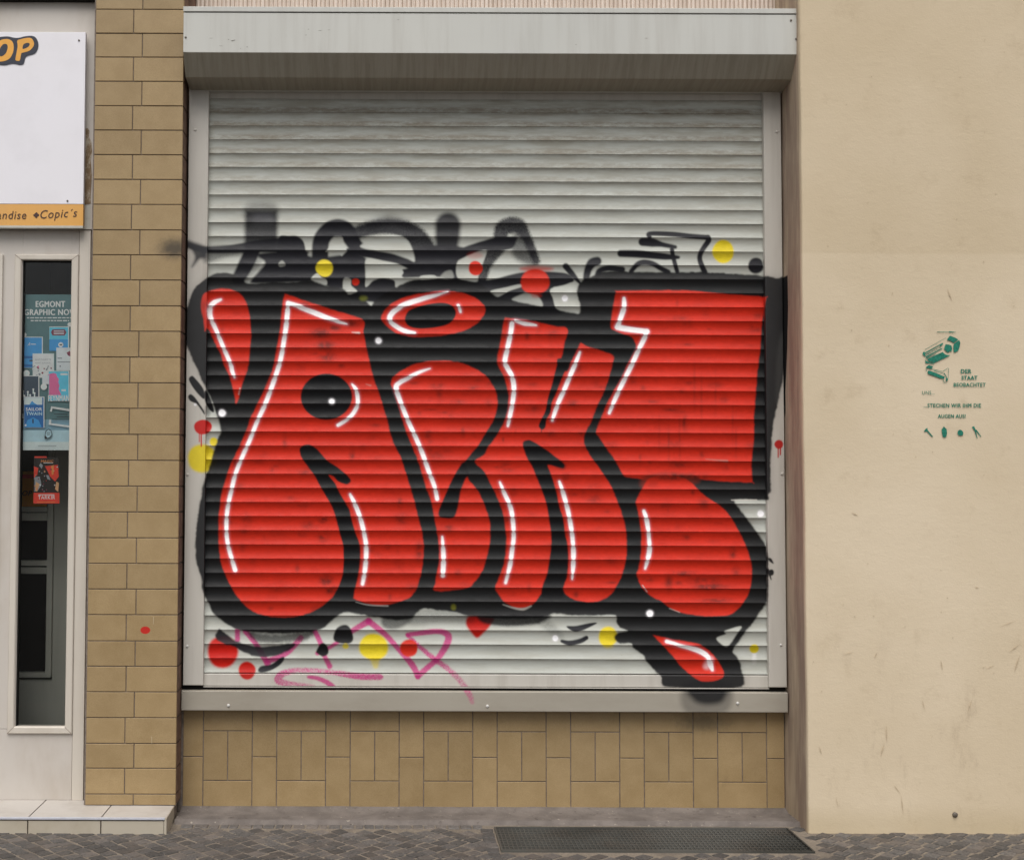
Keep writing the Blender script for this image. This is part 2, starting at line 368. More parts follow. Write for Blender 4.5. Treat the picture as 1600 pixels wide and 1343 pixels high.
stroke([(556, 364), (580, 357), (606, 354), (632, 358), (650, 370), (662, 390), (668, 408)], [20, 22, 24, 26, 32, 38, 40], BL, 4, .97, grain=.6)
stroke([(576, 350), (606, 343), (636, 348)], [10, 14, 10], BL, 7, .6)
fill([(590, 358), (612, 352), (632, 358), (640, 366), (612, 360)], (90, 90, 92), 5, .25)
fill([(646, 388), (722, 386), (716, 420), (655, 424), (640, 414)], BL, 2.5)
stroke([(700, 352), (699, 372), (697, 396)], [40, 38, 32], BL, 5, .97)
stroke([(633, 427), (660, 424), (690, 422), (714, 428)], [14, 18, 22, 26], BL, 1.8)
fill([(713, 391), (730, 384), (755, 376), (775, 371), (806, 370), (806, 378), (800, 388), (780, 392), (752, 392), (738, 397), (726, 403), (713, 414), (700, 414), (700, 396)], BL, 2)
stroke([(782, 376), (785, 358), (798, 352), (811, 354), (821, 368), (830, 388), (838, 408)], [22, 24, 26, 24, 16, 14, 12], BL, 3.5, .95, grain=.6)
fill([(804, 362), (824, 366), (838, 410), (820, 412), (800, 396)], BL, 6, .75, grain=.2)
fill([(762, 391), (788, 391), (776, 406), (766, 420), (758, 442), (745, 441), (754, 410)], BL, 3, .93, grain=.5)
fill([(745, 446), (780, 434), (812, 426), (840, 424), (870, 425), (888, 428), (897, 437), (890, 444), (872, 448), (864, 452), (868, 478), (870, 492), (740, 492)], BL, 2)
fill([(572, 437), (590, 434), (612, 436), (630, 444), (660, 436), (760, 438), (780, 470), (560, 470), (560, 440)], BL, 2)
# bare metal left between the strokes
E = dict(erase=True, alpha=.97)
fill([(573, 405), (598, 409), (616, 415), (630, 424), (626, 434), (633, 437), (646, 437), (634, 448), (619, 450), (616, 438), (600, 434), (584, 438), (573, 446), (571, 424)], BK, 1.5, **E)
fill([(563, 385), (570, 379), (584, 372), (610, 367), (632, 372), (643, 386), (648, 408), (636, 404), (612, 396), (590, 392), (572, 389)], BK, 2, **E)
fill([(509, 393), (520, 380), (529, 371), (535, 371), (537, 382), (542, 392), (534, 400), (526, 393)], BK, 1.6, sm=False, **E)
fill([(486, 436), (495, 427), (502, 433), (510, 437), (510, 445), (499, 442)], BK, 1.2, **E)
fill([(537, 436), (548, 436), (549, 446), (558, 455), (548, 460), (537, 457)], BK, 1.5, **E)
fill([(572, 436), (580, 436), (576, 445), (571, 448)], BK, 1, **E)
fill([(435, 412), (441, 407), (446, 414), (438, 417)], BK, 1.5, erase=True, alpha=.6)
fill([(658, 431), (678, 430), (681, 435), (658, 437)], BK, 1, **E)
fill([(688, 432), (696, 424), (706, 423), (708, 436), (690, 436)], BK, 2, erase=True, alpha=.5)
fill([(714, 411), (726, 402), (744, 395), (760, 392), (754, 412), (747, 430), (744, 440), (716, 435)], BK, 1.6, **E)
fill([(766, 455), (790, 449), (812, 444), (815, 448), (797, 454), (784, 461), (775, 464)], BK, 1.2, erase=True, alpha=.85)
fill([(800, 469), (814, 460), (824, 457), (840, 462), (848, 478), (828, 476)], BK, 2, erase=True, alpha=.8)
fill([(860, 452), (880, 446), (894, 441), (900, 444), (903, 455), (901, 462), (907, 484), (904, 490), (892, 487), (870, 482), (864, 466)], BK, 1.3, **E)
stroke([(884, 416), (894, 428), (906, 442)], [10, 9, 4], BL, 1.6)
stroke([(933, 408), (925, 411), (919, 421), (916, 434)], [14, 15, 12, 10], BL, 2)
stroke([(932, 438), (936, 424), (950, 419), (972, 421)], [7, 9, 9, 10], BL, 1.8)
stroke([(986, 424), (996, 413), (1006, 410), (1020, 412), (1032, 419), (1044, 425)], [7, 8, 9, 8, 8, 8], BL, 1.6)
stroke([(970, 396), (1000, 397), (1040, 401), (1060, 402)], [11, 12, 10, 5], BL, 1.6)
stroke([(1004, 378), (1020, 379), (1034, 382), (1055, 386)], [13, 14, 8, 6], BL, 1.6)
stroke([(1015, 370), (1016, 365), (1050, 366), (1080, 369), (1106, 371)], [7, 7, 8, 8, 8], BL, 1.4)
stroke([(1106, 371), (1107, 376), (1099, 388), (1094, 398), (1094, 408), (1101, 425)], [8, 9, 8, 8, 8, 9], BL, 1.4)
stroke([(1050, 390), (1052, 402), (1058, 424)], [7, 7, 7], BL, 1.4)
dot(1181, 415, 12, 13, BL, 1.8)
# pink tag low down
K = dict(soft=1.6, alpha=.88, grain=.35)
stroke([(371, 984), (371, 999)], 8, PK, **K)
stroke([(384, 986), (400, 1006), (418, 1036)], [9, 8, 10], PK, **K)
stroke([(418, 1032), (436, 1026), (452, 1016), (470, 996)], [9, 9, 9, 9], PK, **K)
stroke([(491, 984), (500, 1002), (506, 1022), (515, 1040)], [8, 8, 7, 9], PK, **K)
stroke([(496, 1020), (520, 1008), (546, 988), (576, 970)], [7, 6, 8, 11], PK, **K)
stroke([(576, 970), (600, 989), (618, 1008), (644, 1038), (653, 1056)], [10, 9, 8, 10, 9], PK, **K)
stroke([(653, 1056), (666, 1044), (684, 1028), (698, 1006), (700, 992), (686, 986), (660, 988), (637, 991)], [9, 9, 9, 11, 11, 8, 8, 7], PK, **K)
stroke([(637, 992), (654, 1008), (680, 1030), (700, 1044), (720, 1064), (732, 1082), (738, 1096)], [6, 6, 8, 8, 9, 9, 7], PK, 1.8, .8, grain=.8, fade=[1, 1, 1, .8, .6, .75, .4])
stroke([(594, 1057), (560, 1056), (520, 1050), (490, 1047), (460, 1047), (440, 1053), (435, 1062), (448, 1067), (490, 1071)], [9, 10, 8, 7, 8, 11, 12, 9, 4], PK, 1.8, .85, grain=.8, fade=[1, 1, .75, .7, .75, .9, .9, .8, .4])
stroke([(482, 1057), (496, 1059), (512, 1066), (520, 1073)], [5, 7, 8, 9], PK, **K)
# dots that lie under the black
dot(316, 716, 23, 23, YE, 3); dot(334, 690, 6.5, 7, YE, 1.4)
dot(348, 1018, 24, 26, (190, 26, 15), 3); dot(386, 1047, 13.5, 14, (190, 26, 15), 1.8)
fill([(728, 974), (735, 961), (770, 964), (766, 977), (756, 988), (746, 996), (738, 990)], (190, 26, 15), 2.6)
dot(950, 994, 15, 16, YE, 2.2); dot(950, 1009, 8, 4, YE, 3, .5)
# black body of the piece
OUT = [(292, 480), (298, 462), (306, 448), (320, 436), (336, 428), (350, 426), (366, 429), (378, 436), (388, 443), (420, 441), (460, 440), (486, 438), (500, 443), (516, 447), (538, 452), (545, 460), (558, 458), (570, 468), (580, 478), (587, 468), (600, 459), (620, 448), (640, 439), (660, 437), (700, 436), (720, 437), (744, 442), (758, 448), (768, 457), (778, 464), (800, 469), (820, 474), (850, 480), (870, 484), (892, 488), (904, 490), (907, 480), (902, 462), (904, 446), (912, 437), (930, 430), (944, 424), (980, 424), (1040, 425), (1100, 425), (1140, 427), (1196, 431), (1216, 434), (1228, 431), (1233, 438), (1236, 452), (1235, 480), (1233, 510), (1229, 545), (1225, 580), (1220, 606), (1216, 626), (1211, 650), (1207, 674), (1205, 710), (1204, 746), (1205, 766), (1201, 772), (1199, 781), (1170, 780), (1147, 781), (1156, 794), (1166, 808), (1178, 824), (1190, 842), (1199, 858), (1201, 880), (1200, 930), (1197, 942), (1188, 956), (1178, 970), (1168, 982), (1156, 1000), (1145, 1016), (1150, 1024), (1156, 1034), (1159, 1046), (1159, 1072), (1100, 1074), (1040, 1072), (1032, 1056), (1020, 1044), (1010, 1032), (1007, 1024), (998, 1018), (989, 1012), (986, 1005), (968, 1004), (960, 995), (966, 988), (980, 985), (969, 980), (963, 971), (962, 962), (950, 960), (930, 961), (900, 961), (884, 960), (866, 958), (846, 964), (800, 966), (740, 963), (720, 958), (700, 954), (680, 952), (662, 950), (650, 958), (642, 966), (620, 968), (598, 965), (576, 962), (556, 958), (541, 956), (530, 960), (518, 970), (508, 979), (492, 985), (470, 988), (440, 989), (410, 988), (380, 985), (360, 978), (344, 968), (332, 956), (327, 944), (320, 932), (316, 920), (315, 904), (310, 890), (306, 870), (305, 850), (306, 834), (308, 810), (312, 786), (315, 776), (317, 758), (322, 742), (328, 726), (334, 706), (340, 686), (345, 674), (342, 658), (340, 650), (334, 634), (328, 618), (320, 602), (312, 586), (307, 574), (300, 560), (290, 536), (286, 520), (286, 500), (288, 488)]
fill(OUT, BK, 8, alpha=.16, grow=3)
fill(OUT, BK, 1.9, rough=1.4, alpha=.985)
fill([(388, 985), (420, 990), (472, 986), (492, 986), (476, 1000), (440, 1004), (400, 1002)], BK, 5, .8, grain=.12, rough=3)
fill([(600, 964), (642, 966), (630, 978), (612, 983), (598, 978)], BK, 4, .7, grain=.12)
fill([(756, 960), (856, 960), (846, 972), (836, 975), (800, 978), (768, 976), (750, 970)], BK, 3.5, .93, grain=.2)
fill([(836, 966), (850, 962), (880, 990), (870, 996), (850, 982)], BK, 5, .3, grain=.2)
fill([(650, 955), (700, 952), (740, 960), (736, 974), (690, 972), (640, 975)], BK, 6, .4, grain=.15)
fill([(1120, 996), (1134, 990), (1133, 985), (1158, 978), (1151, 990), (1137, 1009), (1125, 1004)], BK, 1.5, **E)
fill([(1070, 1066), (1140, 1066), (1134, 1088), (1124, 1098), (1100, 1100), (1082, 1092)], BK, 7, .97)
fill([(1070, 1070), (1140, 1070), (1134, 1112), (1072, 1112)], BK, 7, .45)
fill([(1200, 872), (1205, 872), (1209, 880), (1204, 878)], BK, .8); dot(1205, 894, 4.5, 5, BK, 1); stroke([(1200, 890), (1205, 905)], [4, 1.5], BK, .8)
fill([(1214, 560), (1222, 520), (1228, 545), (1220, 600), (1213, 628)], (70, 70, 68), 5, .5)
# leaves and blobs
fill([(295, 592), (300, 587), (306, 592), (318, 608), (319, 623), (310, 616), (300, 603)], BK, .9)
fill([(294, 619), (298, 615.6), (304, 620), (312, 631), (319, 642), (319, 647), (308, 632), (297, 626)], BK, .8)
fill([(320, 610), (326, 616), (334, 638), (333, 644), (326, 638), (320, 625)], BK, 1)
fill([(322, 634), (330, 640), (326, 650), (320, 644)], BK, 3, .4)
fill([(340, 984), (344, 982), (356, 992), (372, 1002), (392, 1008), (420, 1009), (450, 1005), (462, 1005), (454, 1014), (436, 1022), (416, 1026), (396, 1024), (380, 1018), (368, 1011), (352, 1006), (340, 1000), (337, 992)], BL, 1.8, .97, rough=1.5)
fill([(403, 1047), (408, 1040), (424, 1037), (438, 1027), (444, 1026), (443, 1032), (434, 1041), (420, 1048), (408, 1050)], BL, 1.3)
fill([(521, 998), (524, 984), (532, 977), (542, 976), (549, 984), (552, 998), (545, 1005), (530, 1004)], BK, 1.5)
fill([(494, 1017), (500, 1006), (506, 1004), (512, 1010), (513, 1020), (505, 1025), (497, 1021)], BK, 1.3)
fill([(885, 978), (900, 977), (920, 973), (932, 972), (930, 975), (918, 981), (908, 985), (896, 986)], BL, 1.1)
stroke([(878, 1001), (890, 1004), (906, 1001), (916, 996)], [5, 8, 8, 7], BL, 1.2)
# red letters
REDS = [
 [(314.6, 472), (319, 459), (332, 453), (350, 450.6), (366, 454), (378, 462), (385, 474), (390, 494), (392.5, 520), (391, 540), (388, 570), (383, 588), (378, 602), (374, 618), (368.6, 631), (366, 616), (361, 596), (356, 582), (350, 570), (346, 556), (336, 536), (328, 518), (323, 512), (320, 517), (318, 500), (315, 486)],
 [(445, 459), (446, 459), (460, 464), (490, 474), (520, 484), (566, 499), (568, 520), (573, 546), (579, 572), (583, 590), (591, 610), (599, 636), (606, 660), (614, 690), (626, 714), (636, 744), (644, 770), (650, 794), (656, 818), (660, 836), (662, 856), (661, 876), (659, 890), (654, 910), (648, 924), (638, 934), (622, 940), (600, 945), (576, 943), (552, 934), (540, 924), (528, 920), (520, 932), (506, 944), (490, 954), (470, 961), (450, 964), (426, 963), (404, 958), (386, 948), (370, 930), (358, 910), (350, 892), (345, 876), (342, 850), (341.6, 836), (342, 810), (344, 788), (347, 766), (355, 742), (362, 722), (374, 698), (384, 674), (392, 652), (402, 632), (412, 610), (420, 592), (427, 573), (430, 556), (434, 536), (438, 510), (441, 480), (444, 462)],
 [(596, 496), (600, 486), (610, 476), (624, 468), (640, 462), (660, 458), (680, 456), (696, 455.4), (720, 457), (740, 464), (754, 474), (758, 482), (757, 490), (750, 500), (738, 510), (720, 518), (696, 523), (666, 526), (644, 526), (624, 522), (610, 514), (600, 504)],
 [(611, 598), (615, 588), (634, 575), (650, 568), (670, 564.4), (696, 563.6), (720, 567), (740, 575), (756, 585), (766, 596), (774, 610), (777, 626), (775, 644), (770, 658), (760, 674), (748, 694), (732, 714), (720, 728), (710, 742), (700, 764), (693, 781), (688, 800), (700, 806), (712, 800), (720, 766), (729, 745), (733, 751), (746, 766), (756, 786), (764, 810), (766, 832), (764, 854), (758, 880), (750, 898), (740, 910), (732, 917), (712, 921), (690, 923), (677, 921), (680, 912), (682, 898), (686, 876), (686, 852), (683, 832), (678, 806), (674, 782), (666, 762), (658, 734), (648, 706), (638, 682), (630, 660), (622, 632), (615, 610)],
 [(790, 496), (791, 496), (812, 499), (840, 503), (870, 510), (883, 511), (887, 518), (882, 536), (878, 556), (874, 574), (886, 580), (892, 566), (900, 550), (907, 536.5), (909, 536.5), (920, 542), (940, 548), (958, 556), (956, 572), (952, 588), (946, 606), (940, 620), (932, 636), (924, 658), (918, 668), (912, 688), (920, 708), (930, 722), (942, 740), (952, 754), (960, 772), (968, 792), (974, 810), (978, 830), (979, 854), (978, 874), (973, 894), (966, 910), (956, 926), (942, 936), (928, 940), (914, 940), (898, 936), (884, 928), (878, 918), (862, 912), (848, 924), (838, 938), (830, 945), (818, 949), (804, 948), (790, 941), (780, 930), (774, 918), (778, 906), (786, 884), (790, 864), (791.6, 842), (790, 828), (787, 806), (781, 786), (774, 770), (766, 754), (756, 736), (742, 721), (756, 710), (764, 696), (774, 684), (784, 666), (792, 646), (795, 620), (792, 604), (786, 586), (778, 570), (777, 558), (780, 544), (784, 522), (786, 506), (789, 497)],
 [(963, 455), (964, 454.5), (1000, 454), (1040, 453.6), (1080, 454), (1120, 458), (1160, 461), (1196, 464), (1197, 466), (1193, 490), (1190, 510), (1188, 540), (1184, 576), (1182, 600), (1180, 626), (1178, 650), (1178, 682), (1174, 722), (1176, 752), (1175, 753.5), (1140, 752), (1110, 750), (1082, 748), (1060, 752), (1020, 752), (1000, 748), (986, 746), (975, 743), (968, 730), (958, 714), (946, 698), (936, 682), (932, 674), (939, 654), (946, 636), (958, 612), (972, 588), (980, 570), (986, 560), (994, 544), (992, 534), (986, 526), (972, 521), (960, 516), (954, 510), (958, 480), (961, 462)],
 [(1008, 754), (1000, 770), (994, 782), (996, 794), (1000, 816), (1002, 838), (1002, 860), (999, 882), (995, 896), (997, 904), (1004, 918), (1016, 930), (1032, 938), (1042, 946), (1056, 954), (1078, 959), (1100, 962), (1120, 962), (1138, 960), (1152, 952), (1160, 942), (1168, 930), (1173, 914), (1175, 894), (1173, 874), (1166, 854), (1158, 836), (1150, 822), (1142, 808), (1132, 796), (1120, 786), (1104, 776), (1090, 764), (1080, 754), (1066, 746), (1040, 740), (1018, 746)],
 [(1021, 992), (1022, 992), (1040, 996), (1060, 1000), (1080, 1003), (1094, 1007), (1108, 1016), (1120, 1030), (1130, 1046), (1131, 1054), (1126, 1060), (1112, 1064), (1096, 1063), (1082, 1056), (1068, 1044), (1056, 1030), (1044, 1016), (1032, 1004), (1024, 995)]]
for k, p in enumerate(REDS):
    if k == 6: fill([(1010, 742), (1080, 742), (1092, 752), (1060, 760), (1006, 764)], (120, 40, 28), 5, .8)
    fill(p, RD, 1.5, alpha=.99, rough=.9)
# thin places in the red where the dark below shows through
lum = RGB[..., 0] / np.maximum(RGB.sum(-1), 1e-3) > .6
r2 = np.random.RandomState(3)
pat = np.zeros((CHh, CW))
def blob(x, y, rx, ry, a):
    w_ = (slice(max(0, int(y - 3 * ry - CY0)), max(0, int(y + 3 * ry - CY0))), slice(max(0, int(x - 3 * rx - CX0)), max(0, int(x + 3 * rx - CX0))))
    pat[w_] = np.maximum(pat[w_], a * np.exp(-((gx[w_] - x) / rx) ** 2 - ((gy[w_] - y) / ry) ** 2) * np.clip(NZ[w_] * 2.6 - .35, 0, 1.3))
for q in [(500, 520, 16, 8, .5), (520, 513, 12, 5, .5), (508, 540, 14, 8, .45), (512, 556, 12, 9, .4), (550, 505, 12, 6, .4), (715, 628, 11, 4, .3), (687, 615, 5, 12, .28), (740, 605, 7, 4, .3), (668, 680, 6, 5, .3), (672, 704, 5, 6, .3), (1070, 662, 4, 14, .35), (1048, 640, 12, 3, .3), (1060, 725, 14, 5, .45), (1050, 745, 24, 6, .5), (1085, 745, 20, 6, .4), (1110, 916, 22, 5, .55), (1120, 938, 20, 4, .4), (1072, 896, 14, 4, .5), (1045, 910, 6, 12, .35), (1150, 893, 5, 8, .4), (1145, 865, 5, 10, .35), (1100, 906, 25, 8, .3), (510, 906, 9, 8, .55), (518, 922, 10, 7, .5), (505, 838, 8, 8, .45), (385, 812, 8, 9, .3), (505, 812, 7, 5, .5), (550, 710, 4, 8, .4), (628, 810, 9, 9, .35), (625, 785, 4, 9, .3), (445, 690, 4, 12, .25), (930, 780, 9, 9, .25), (700, 824, 8, 6, .4), (790, 725, 8, 4, .25), (884, 745, 6, 6, .25), (1040, 790, 8, 4, .3), (1100, 786, 8, 10, .3), (655, 860, 6, 14, .35), (430, 728, 8, 3, .2), (470, 790, 14, 4, .2), (570, 900, 10, 4, .25)]: blob(*q)
for _ in range(280):
    x, y = r2.uniform(310, 1200), r2.uniform(450, 960); blob(x, y, r2.uniform(2, 12), r2.uniform(2, 8), r2.uniform(.06, .30))
for x in (1030, 1062, 1085, 1096, 1145, 1150, 1118, 1045): blob(x, r2.uniform(560, 700), 2, r2.uniform(25, 60), r2.uniform(.12, .3))
pat = np.clip(pat * 1.5, 0, .7) * lum
RGB = RGB * (1 - pat[..., None]) + np.array(lin((60, 26, 20))) * pat[..., None]
RGB *= (1 + (vnoise((60, 30), 9) - .5) * .16 + (NZ - .5) * .12)[..., None]
# black inside the letters
fill([(633, 496), (638, 486), (650, 480), (670, 475), (690, 473), (704, 476), (711, 484), (712, 492), (706, 502), (696, 508), (676, 512), (654, 513), (640, 510), (634, 504)], BK, 1.1)
a_ = np.linspace(0, 2 * math.pi, 25)[:-1]
fill([(510 + 40 * math.cos(k), 619.6 + 36 * math.sin(k)) for k in a_], BK, 1.1)
fill([(468, 702), (473, 696), (484, 694.5), (496, 702), (510, 718), (528, 730), (544, 744), (548, 751), (543, 756), (536, 755), (527, 751), (521, 744), (514, 742), (518, 748), (524, 755), (530, 768), (538, 782), (546, 796), (549, 810), (555, 830), (562, 850), (563, 870), (560, 898), (554, 922), (550, 936), (528, 936), (522, 932), (528, 918), (532, 908), (535, 898), (537, 878), (536, 852), (531, 834), (524, 806), (516, 786), (504, 766), (492, 744), (482, 730), (472, 716)], BK, 1.2, rough=.5)
fill([(724, 722), (712, 740), (702, 760), (694, 778), (686, 796), (686, 806), (694, 809), (709, 808), (715, 792), (718, 776), (720, 762), (728, 746), (733, 741)], BK, 1.6)
fill([(872, 560), (870, 570), (866, 586), (862, 602), (856, 622), (852, 642), (844, 658), (842, 666), (847, 671), (852, 667), (854, 655), (860, 644), (862, 630), (869, 614), (876, 596), (882, 582), (888, 570), (890, 562)], BK, 1.1); stroke([(846, 670), (846, 675)], 1.2, BK, .6)
fill([(817, 692), (826, 687), (836, 691), (850, 700), (860, 707), (874, 718), (882, 726), (880, 731), (874, 730), (862, 727), (856, 727), (860, 738), (864, 750), (870, 770), (874, 790), (880, 810), (883, 832), (887, 854), (888, 876), (886, 900), (880, 918), (878, 934), (850, 934), (846, 928), (848, 914), (855, 894), (858, 876), (861, 852), (861, 834), (858, 812), (854, 788), (846, 764), (838, 744), (830, 726), (822, 712)], BK, 1.3, rough=.5)
fill([(870, 716), (884, 726), (880, 734), (866, 728)], BK, 3, .5)
# white highlights with their pinkish haze
WS = [([(345, 468), (334, 473), (328, 482), (329, 496), (338, 516), (348, 540), (360, 568), (363, 580), (366.4, 589)], [3, 6, 7, 6, 5, 5, 5, 5, 3.5]),
 ([(450, 474), (449, 490), (447, 510), (444, 530), (440, 554), (435, 574), (424, 606), (414, 632), (402, 658), (390, 688), (380, 710), (368, 740), (362, 764), (357, 786), (354, 810), (354.4, 838), (358, 858), (362, 872), (367.4, 890)], [5, 6, 6, 5.5, 5.5, 5.5, 5.5, 5.5, 5, 5, 5, 5, 5, 5, 5, 5, 5, 5, 5.5]),
 ([(450, 473), (470, 480), (490, 488), (510, 496), (528, 502), (542, 506)], [5, 6.5, 6.5, 6, 5, 1.5]),
 ([(700, 456), (680, 461), (656, 468), (632, 476), (616, 486), (609, 496), (612, 504), (624, 513), (636, 518), (648, 520)], [1.5, 5, 6, 6.5, 6.5, 6.5, 6, 5.5, 5.5, 3.5]),
 ([(716, 477), (718, 481), (719.5, 487)], [4, 4.5, 3]),
 ([(550, 600), (556, 608), (559, 622), (558, 634), (550, 648), (538, 658), (528, 664)], [2, 5, 5, 5, 5, 4.5, 4]),
 ([(547, 772), (554, 786), (562, 806), (568, 828), (570, 838), (572, 852), (572, 870), (570, 892), (566.4, 912)], [3, 5.5, 5.5, 5.5, 5, 5.5, 5.5, 5.5, 4]),
 ([(672, 575.5), (656, 581), (638, 590), (624, 598), (619, 606), (626, 628), (638, 658), (650, 684), (660, 708), (670, 736), (679, 760), (683, 779)], [1.5, 4, 5.5, 5.5, 6.5, 5.5, 5.5, 5.5, 5.5, 5.5, 5, 5]),
 ([(691, 838), (692.6, 860), (693, 876), (692, 898)], [2.5, 5.5, 6, 6]),
 ([(800, 504), (798, 520), (793, 544), (789, 564), (793, 575), (800, 588), (803, 606), (801, 628), (797, 648), (793.6, 665)], [6, 6, 6, 6, 6, 6, 6, 5.5, 5.5, 3]),
 ([(805, 501), (820, 505), (838, 508)], [4, 6, 2]),
 ([(781, 753), (788, 770), (797, 790), (801, 810), (802.6, 838), (800, 860), (797, 882), (790, 910)], [2.5, 5, 5.5, 5.5, 5, 5.5, 5.5, 3.5]),
 ([(906, 550), (899, 568), (892, 584), (882, 608), (872, 630), (863, 656)], [3, 5.5, 5.5, 5.5, 5.5, 4]),
 ([(874, 752), (880, 770), (888, 800), (893, 828), (895, 845), (896, 862), (895.6, 884), (894, 904)], [3, 5.5, 5.5, 5.5, 5, 6, 5.5, 2]),
 ([(975, 466), (975, 480), (970, 496), (965, 510)], [4, 6.5, 6, 6]), ([(965, 511), (980, 514), (1011, 518)], [7, 7, 6.5]),
 ([(1010, 518), (1006, 530), (998, 546), (988, 568), (978, 588), (968, 608), (959, 628), (952, 645)], [7, 6, 5.5, 6, 5.5, 5.5, 5, 3.5]),
 ([(1006, 798), (1010, 810), (1013, 828), (1014, 840), (1015, 856), (1013, 870), (1008, 888)], [4, 6, 5, 4.5, 6, 6, 2.5]),
 ([(1042, 1001.6), (1060, 1007), (1080, 1012), (1096, 1018), (1106, 1026), (1110, 1038), (1113, 1046)], [5, 4.5, 6, 6.5, 6, 7, 3.5])]
for p, wd in WS:
    stroke(p, [v + 4 for v in wd], (226, 160, 175), 3.5, .34)
for p, wd in WS:
    stroke(p, [v * 1.22 for v in wd], WH, .9, .99, bead=.34)
stroke([(1110, 1030), (1104, 1040)], 10, (240, 220, 225), 4, .5)
for x, y, r_ in ((518.4, 627, 4), (591.4, 532, 4.3), (347, 645, 5), (882.6, 466, 4.3), (867.6, 996.4, 4.2), (1015.4, 958, 4.8), (1188.4, 802, 4.6)):
    dot(x, y, r_ + 2, r_ + 2, (230, 225, 230), 2, .25); dot(x, y, r_ * 1.1, r_ * 1.1, (245, 244, 246), .8)
dot(305, 632, 2.2, 2, (240, 238, 240), .8); stroke([(1178.5, 1018), (1178.5, 1034)], [6, 7], (225, 224, 224), 2.5, .8, fade=[1, .3])
# dots over the piece
dot(507, 419, 13.5, 13.3, YE, 1.5); dot(1130, 393, 17, 18, YE, 1.8); dot(584, 1010, 23, 21, YE, 2.6); stroke([(586, 1030), (587, 1040)], [16, 8], YE, 3, .6)
dot(540, 1009, 5, 4, YE, 1.6, .9); dot(1178.4, 1013, 7.5, 7, (206, 186, 30), 1.2); dot(568, 466, 6, 4, (120, 125, 40), 3, .6); dot(708.6, 948, 4, 5, (120, 120, 30), 2, .6)
dot(555.6, 440.4, 5.8, 5.8, RD, 1.1); dot(743, 419, 11, 11.3, RD, 1.2); dot(742, 399, 12, 5, RD, 4, .3); dot(836, 440, 22.5, 20.5, RD, 1.8); dot(838, 420, 26, 4, RD, 4, .7); dot(838, 462, 8, 3, RD, 3, .5)
dot(639, 1012, 14, 14, RD, 1.8)
dot(317, 667, 14, 11.8, (196, 28, 22), 1.1); stroke([(314.5, 676), (314.5, 697)], 2, (196, 28, 22), .6); stroke([(311.5, 676), (311.5, 690)], 1.4, (196, 28, 22), .6)
dot(1217, 694, 7, 7, (178, 26, 20), .9); stroke([(1216, 698), (1216, 714)], 2, (178, 26, 20), .6); stroke([(1219.5, 698), (1219.5, 710)], 2, (178, 26, 20), .6)
stroke([(550, 519), (561, 520)], [1, 3.5], (200, 196, 188), 1.2, .7); stroke([(1103, 717), (1136, 720)], [1, 4], (150, 110, 100), 1.2, .6); stroke([(1143, 781), (1182, 781)], [1.5, 2.5], (200, 196, 186), .8, .7)
stroke([(572, 600), (579, 602)], [1.5, 3], (190, 120, 110), 1, .6); stroke([(375, 606), (373, 616)], 1.6, (190, 186, 180), .8, .6); stroke([(1004, 914), (1011, 924)], 1.5, (200, 190, 184), .7, .7); stroke([(1046, 950), (1062, 956)], 1.4, (190, 180, 170), .7, .6)
stroke([(786, 944), (804, 949.5), (818, 951), (830, 946)], [1.5, 3, 4, 2], (170, 164, 156), 1, .8); stroke([(556, 940), (576, 944.5), (606, 946)], [1.4, 2, 2], (190, 184, 178), .7, .7)

def sample(x, y, z):
    px, py = project(x, y, z); fx = np.clip(px - CX0, 0, CW - 1.001); fy = np.clip(py - CY0, 0, CHh - 1.001)
    ix, iy = fx.astype(int), fy.astype(int); tx, ty = (fx - ix)[..., None], (fy - iy)[..., None]
    pm = np.concatenate([RGB * AL[..., None], AL[..., None]], -1)
    v = (pm[iy, ix] * (1 - tx) + pm[iy, ix + 1] * tx) * (1 - ty) + (pm[iy + 1, ix] * (1 - tx) + pm[iy + 1, ix + 1] * tx) * ty
    out = ((px - CX0) < 0) | ((px - CX0) > CW - 1) | ((py - CY0) < 0) | ((py - CY0) > CHh - 1)
    v[out] = 0; a = v[..., 3:4]; v[..., :3] = np.where(a > 1e-4, v[..., :3] / np.maximum(a, 1e-4), .03)
    return v
def grid_mesh(name, P, mat, parent, paint=True, phase=None, smooth_=True, closed_u=False):
    """P: (rows, cols, 3) surface points"""
    r, c = P.shape[:2]; me = bpy.data.meshes.new(name)
    idx = np.arange(r * c).reshape(r, c)
    q = np.stack([idx[:-1, :-1], idx[:-1, 1:], idx[1:, 1:], idx[1:, :-1]], -1).reshape(-1, 4)
    me.vertices.add(r * c); me.vertices.foreach_set('co', P.reshape(-1).astype(np.float32))
    me.loops.add(q.size); me.loops.foreach_set('vertex_index', q.reshape(-1).astype(np.int32))
    me.polygons.add(len(q)); me.polygons.foreach_set('loop_start', (np.arange(len(q)) * 4).astype(np.int32))
    me.update(calc_edges=True)
    me.polygons.foreach_set('use_smooth', np.full(len(q), smooth_))
    if paint:
        a = me.color_attributes.new('paint', 'FLOAT_COLOR', 'POINT')
        a.data.foreach_set('color', sample(P[..., 0].ravel(), P[..., 1].ravel(), P[..., 2].ravel()).reshape(-1).astype(np.float32))
    if phase is not None:
        a = me.attributes.new('phase', 'FLOAT', 'POINT'); a.data.foreach_set('value', phase.reshape(-1).astype(np.float32))
    me.materials.append(mat); me.update()
    o = bpy.data.objects.new(name, me); COL.objects.link(o)
    if parent: o.parent = parent; o.matrix_parent_inverse = parent.matrix_world.inverted()
    return o

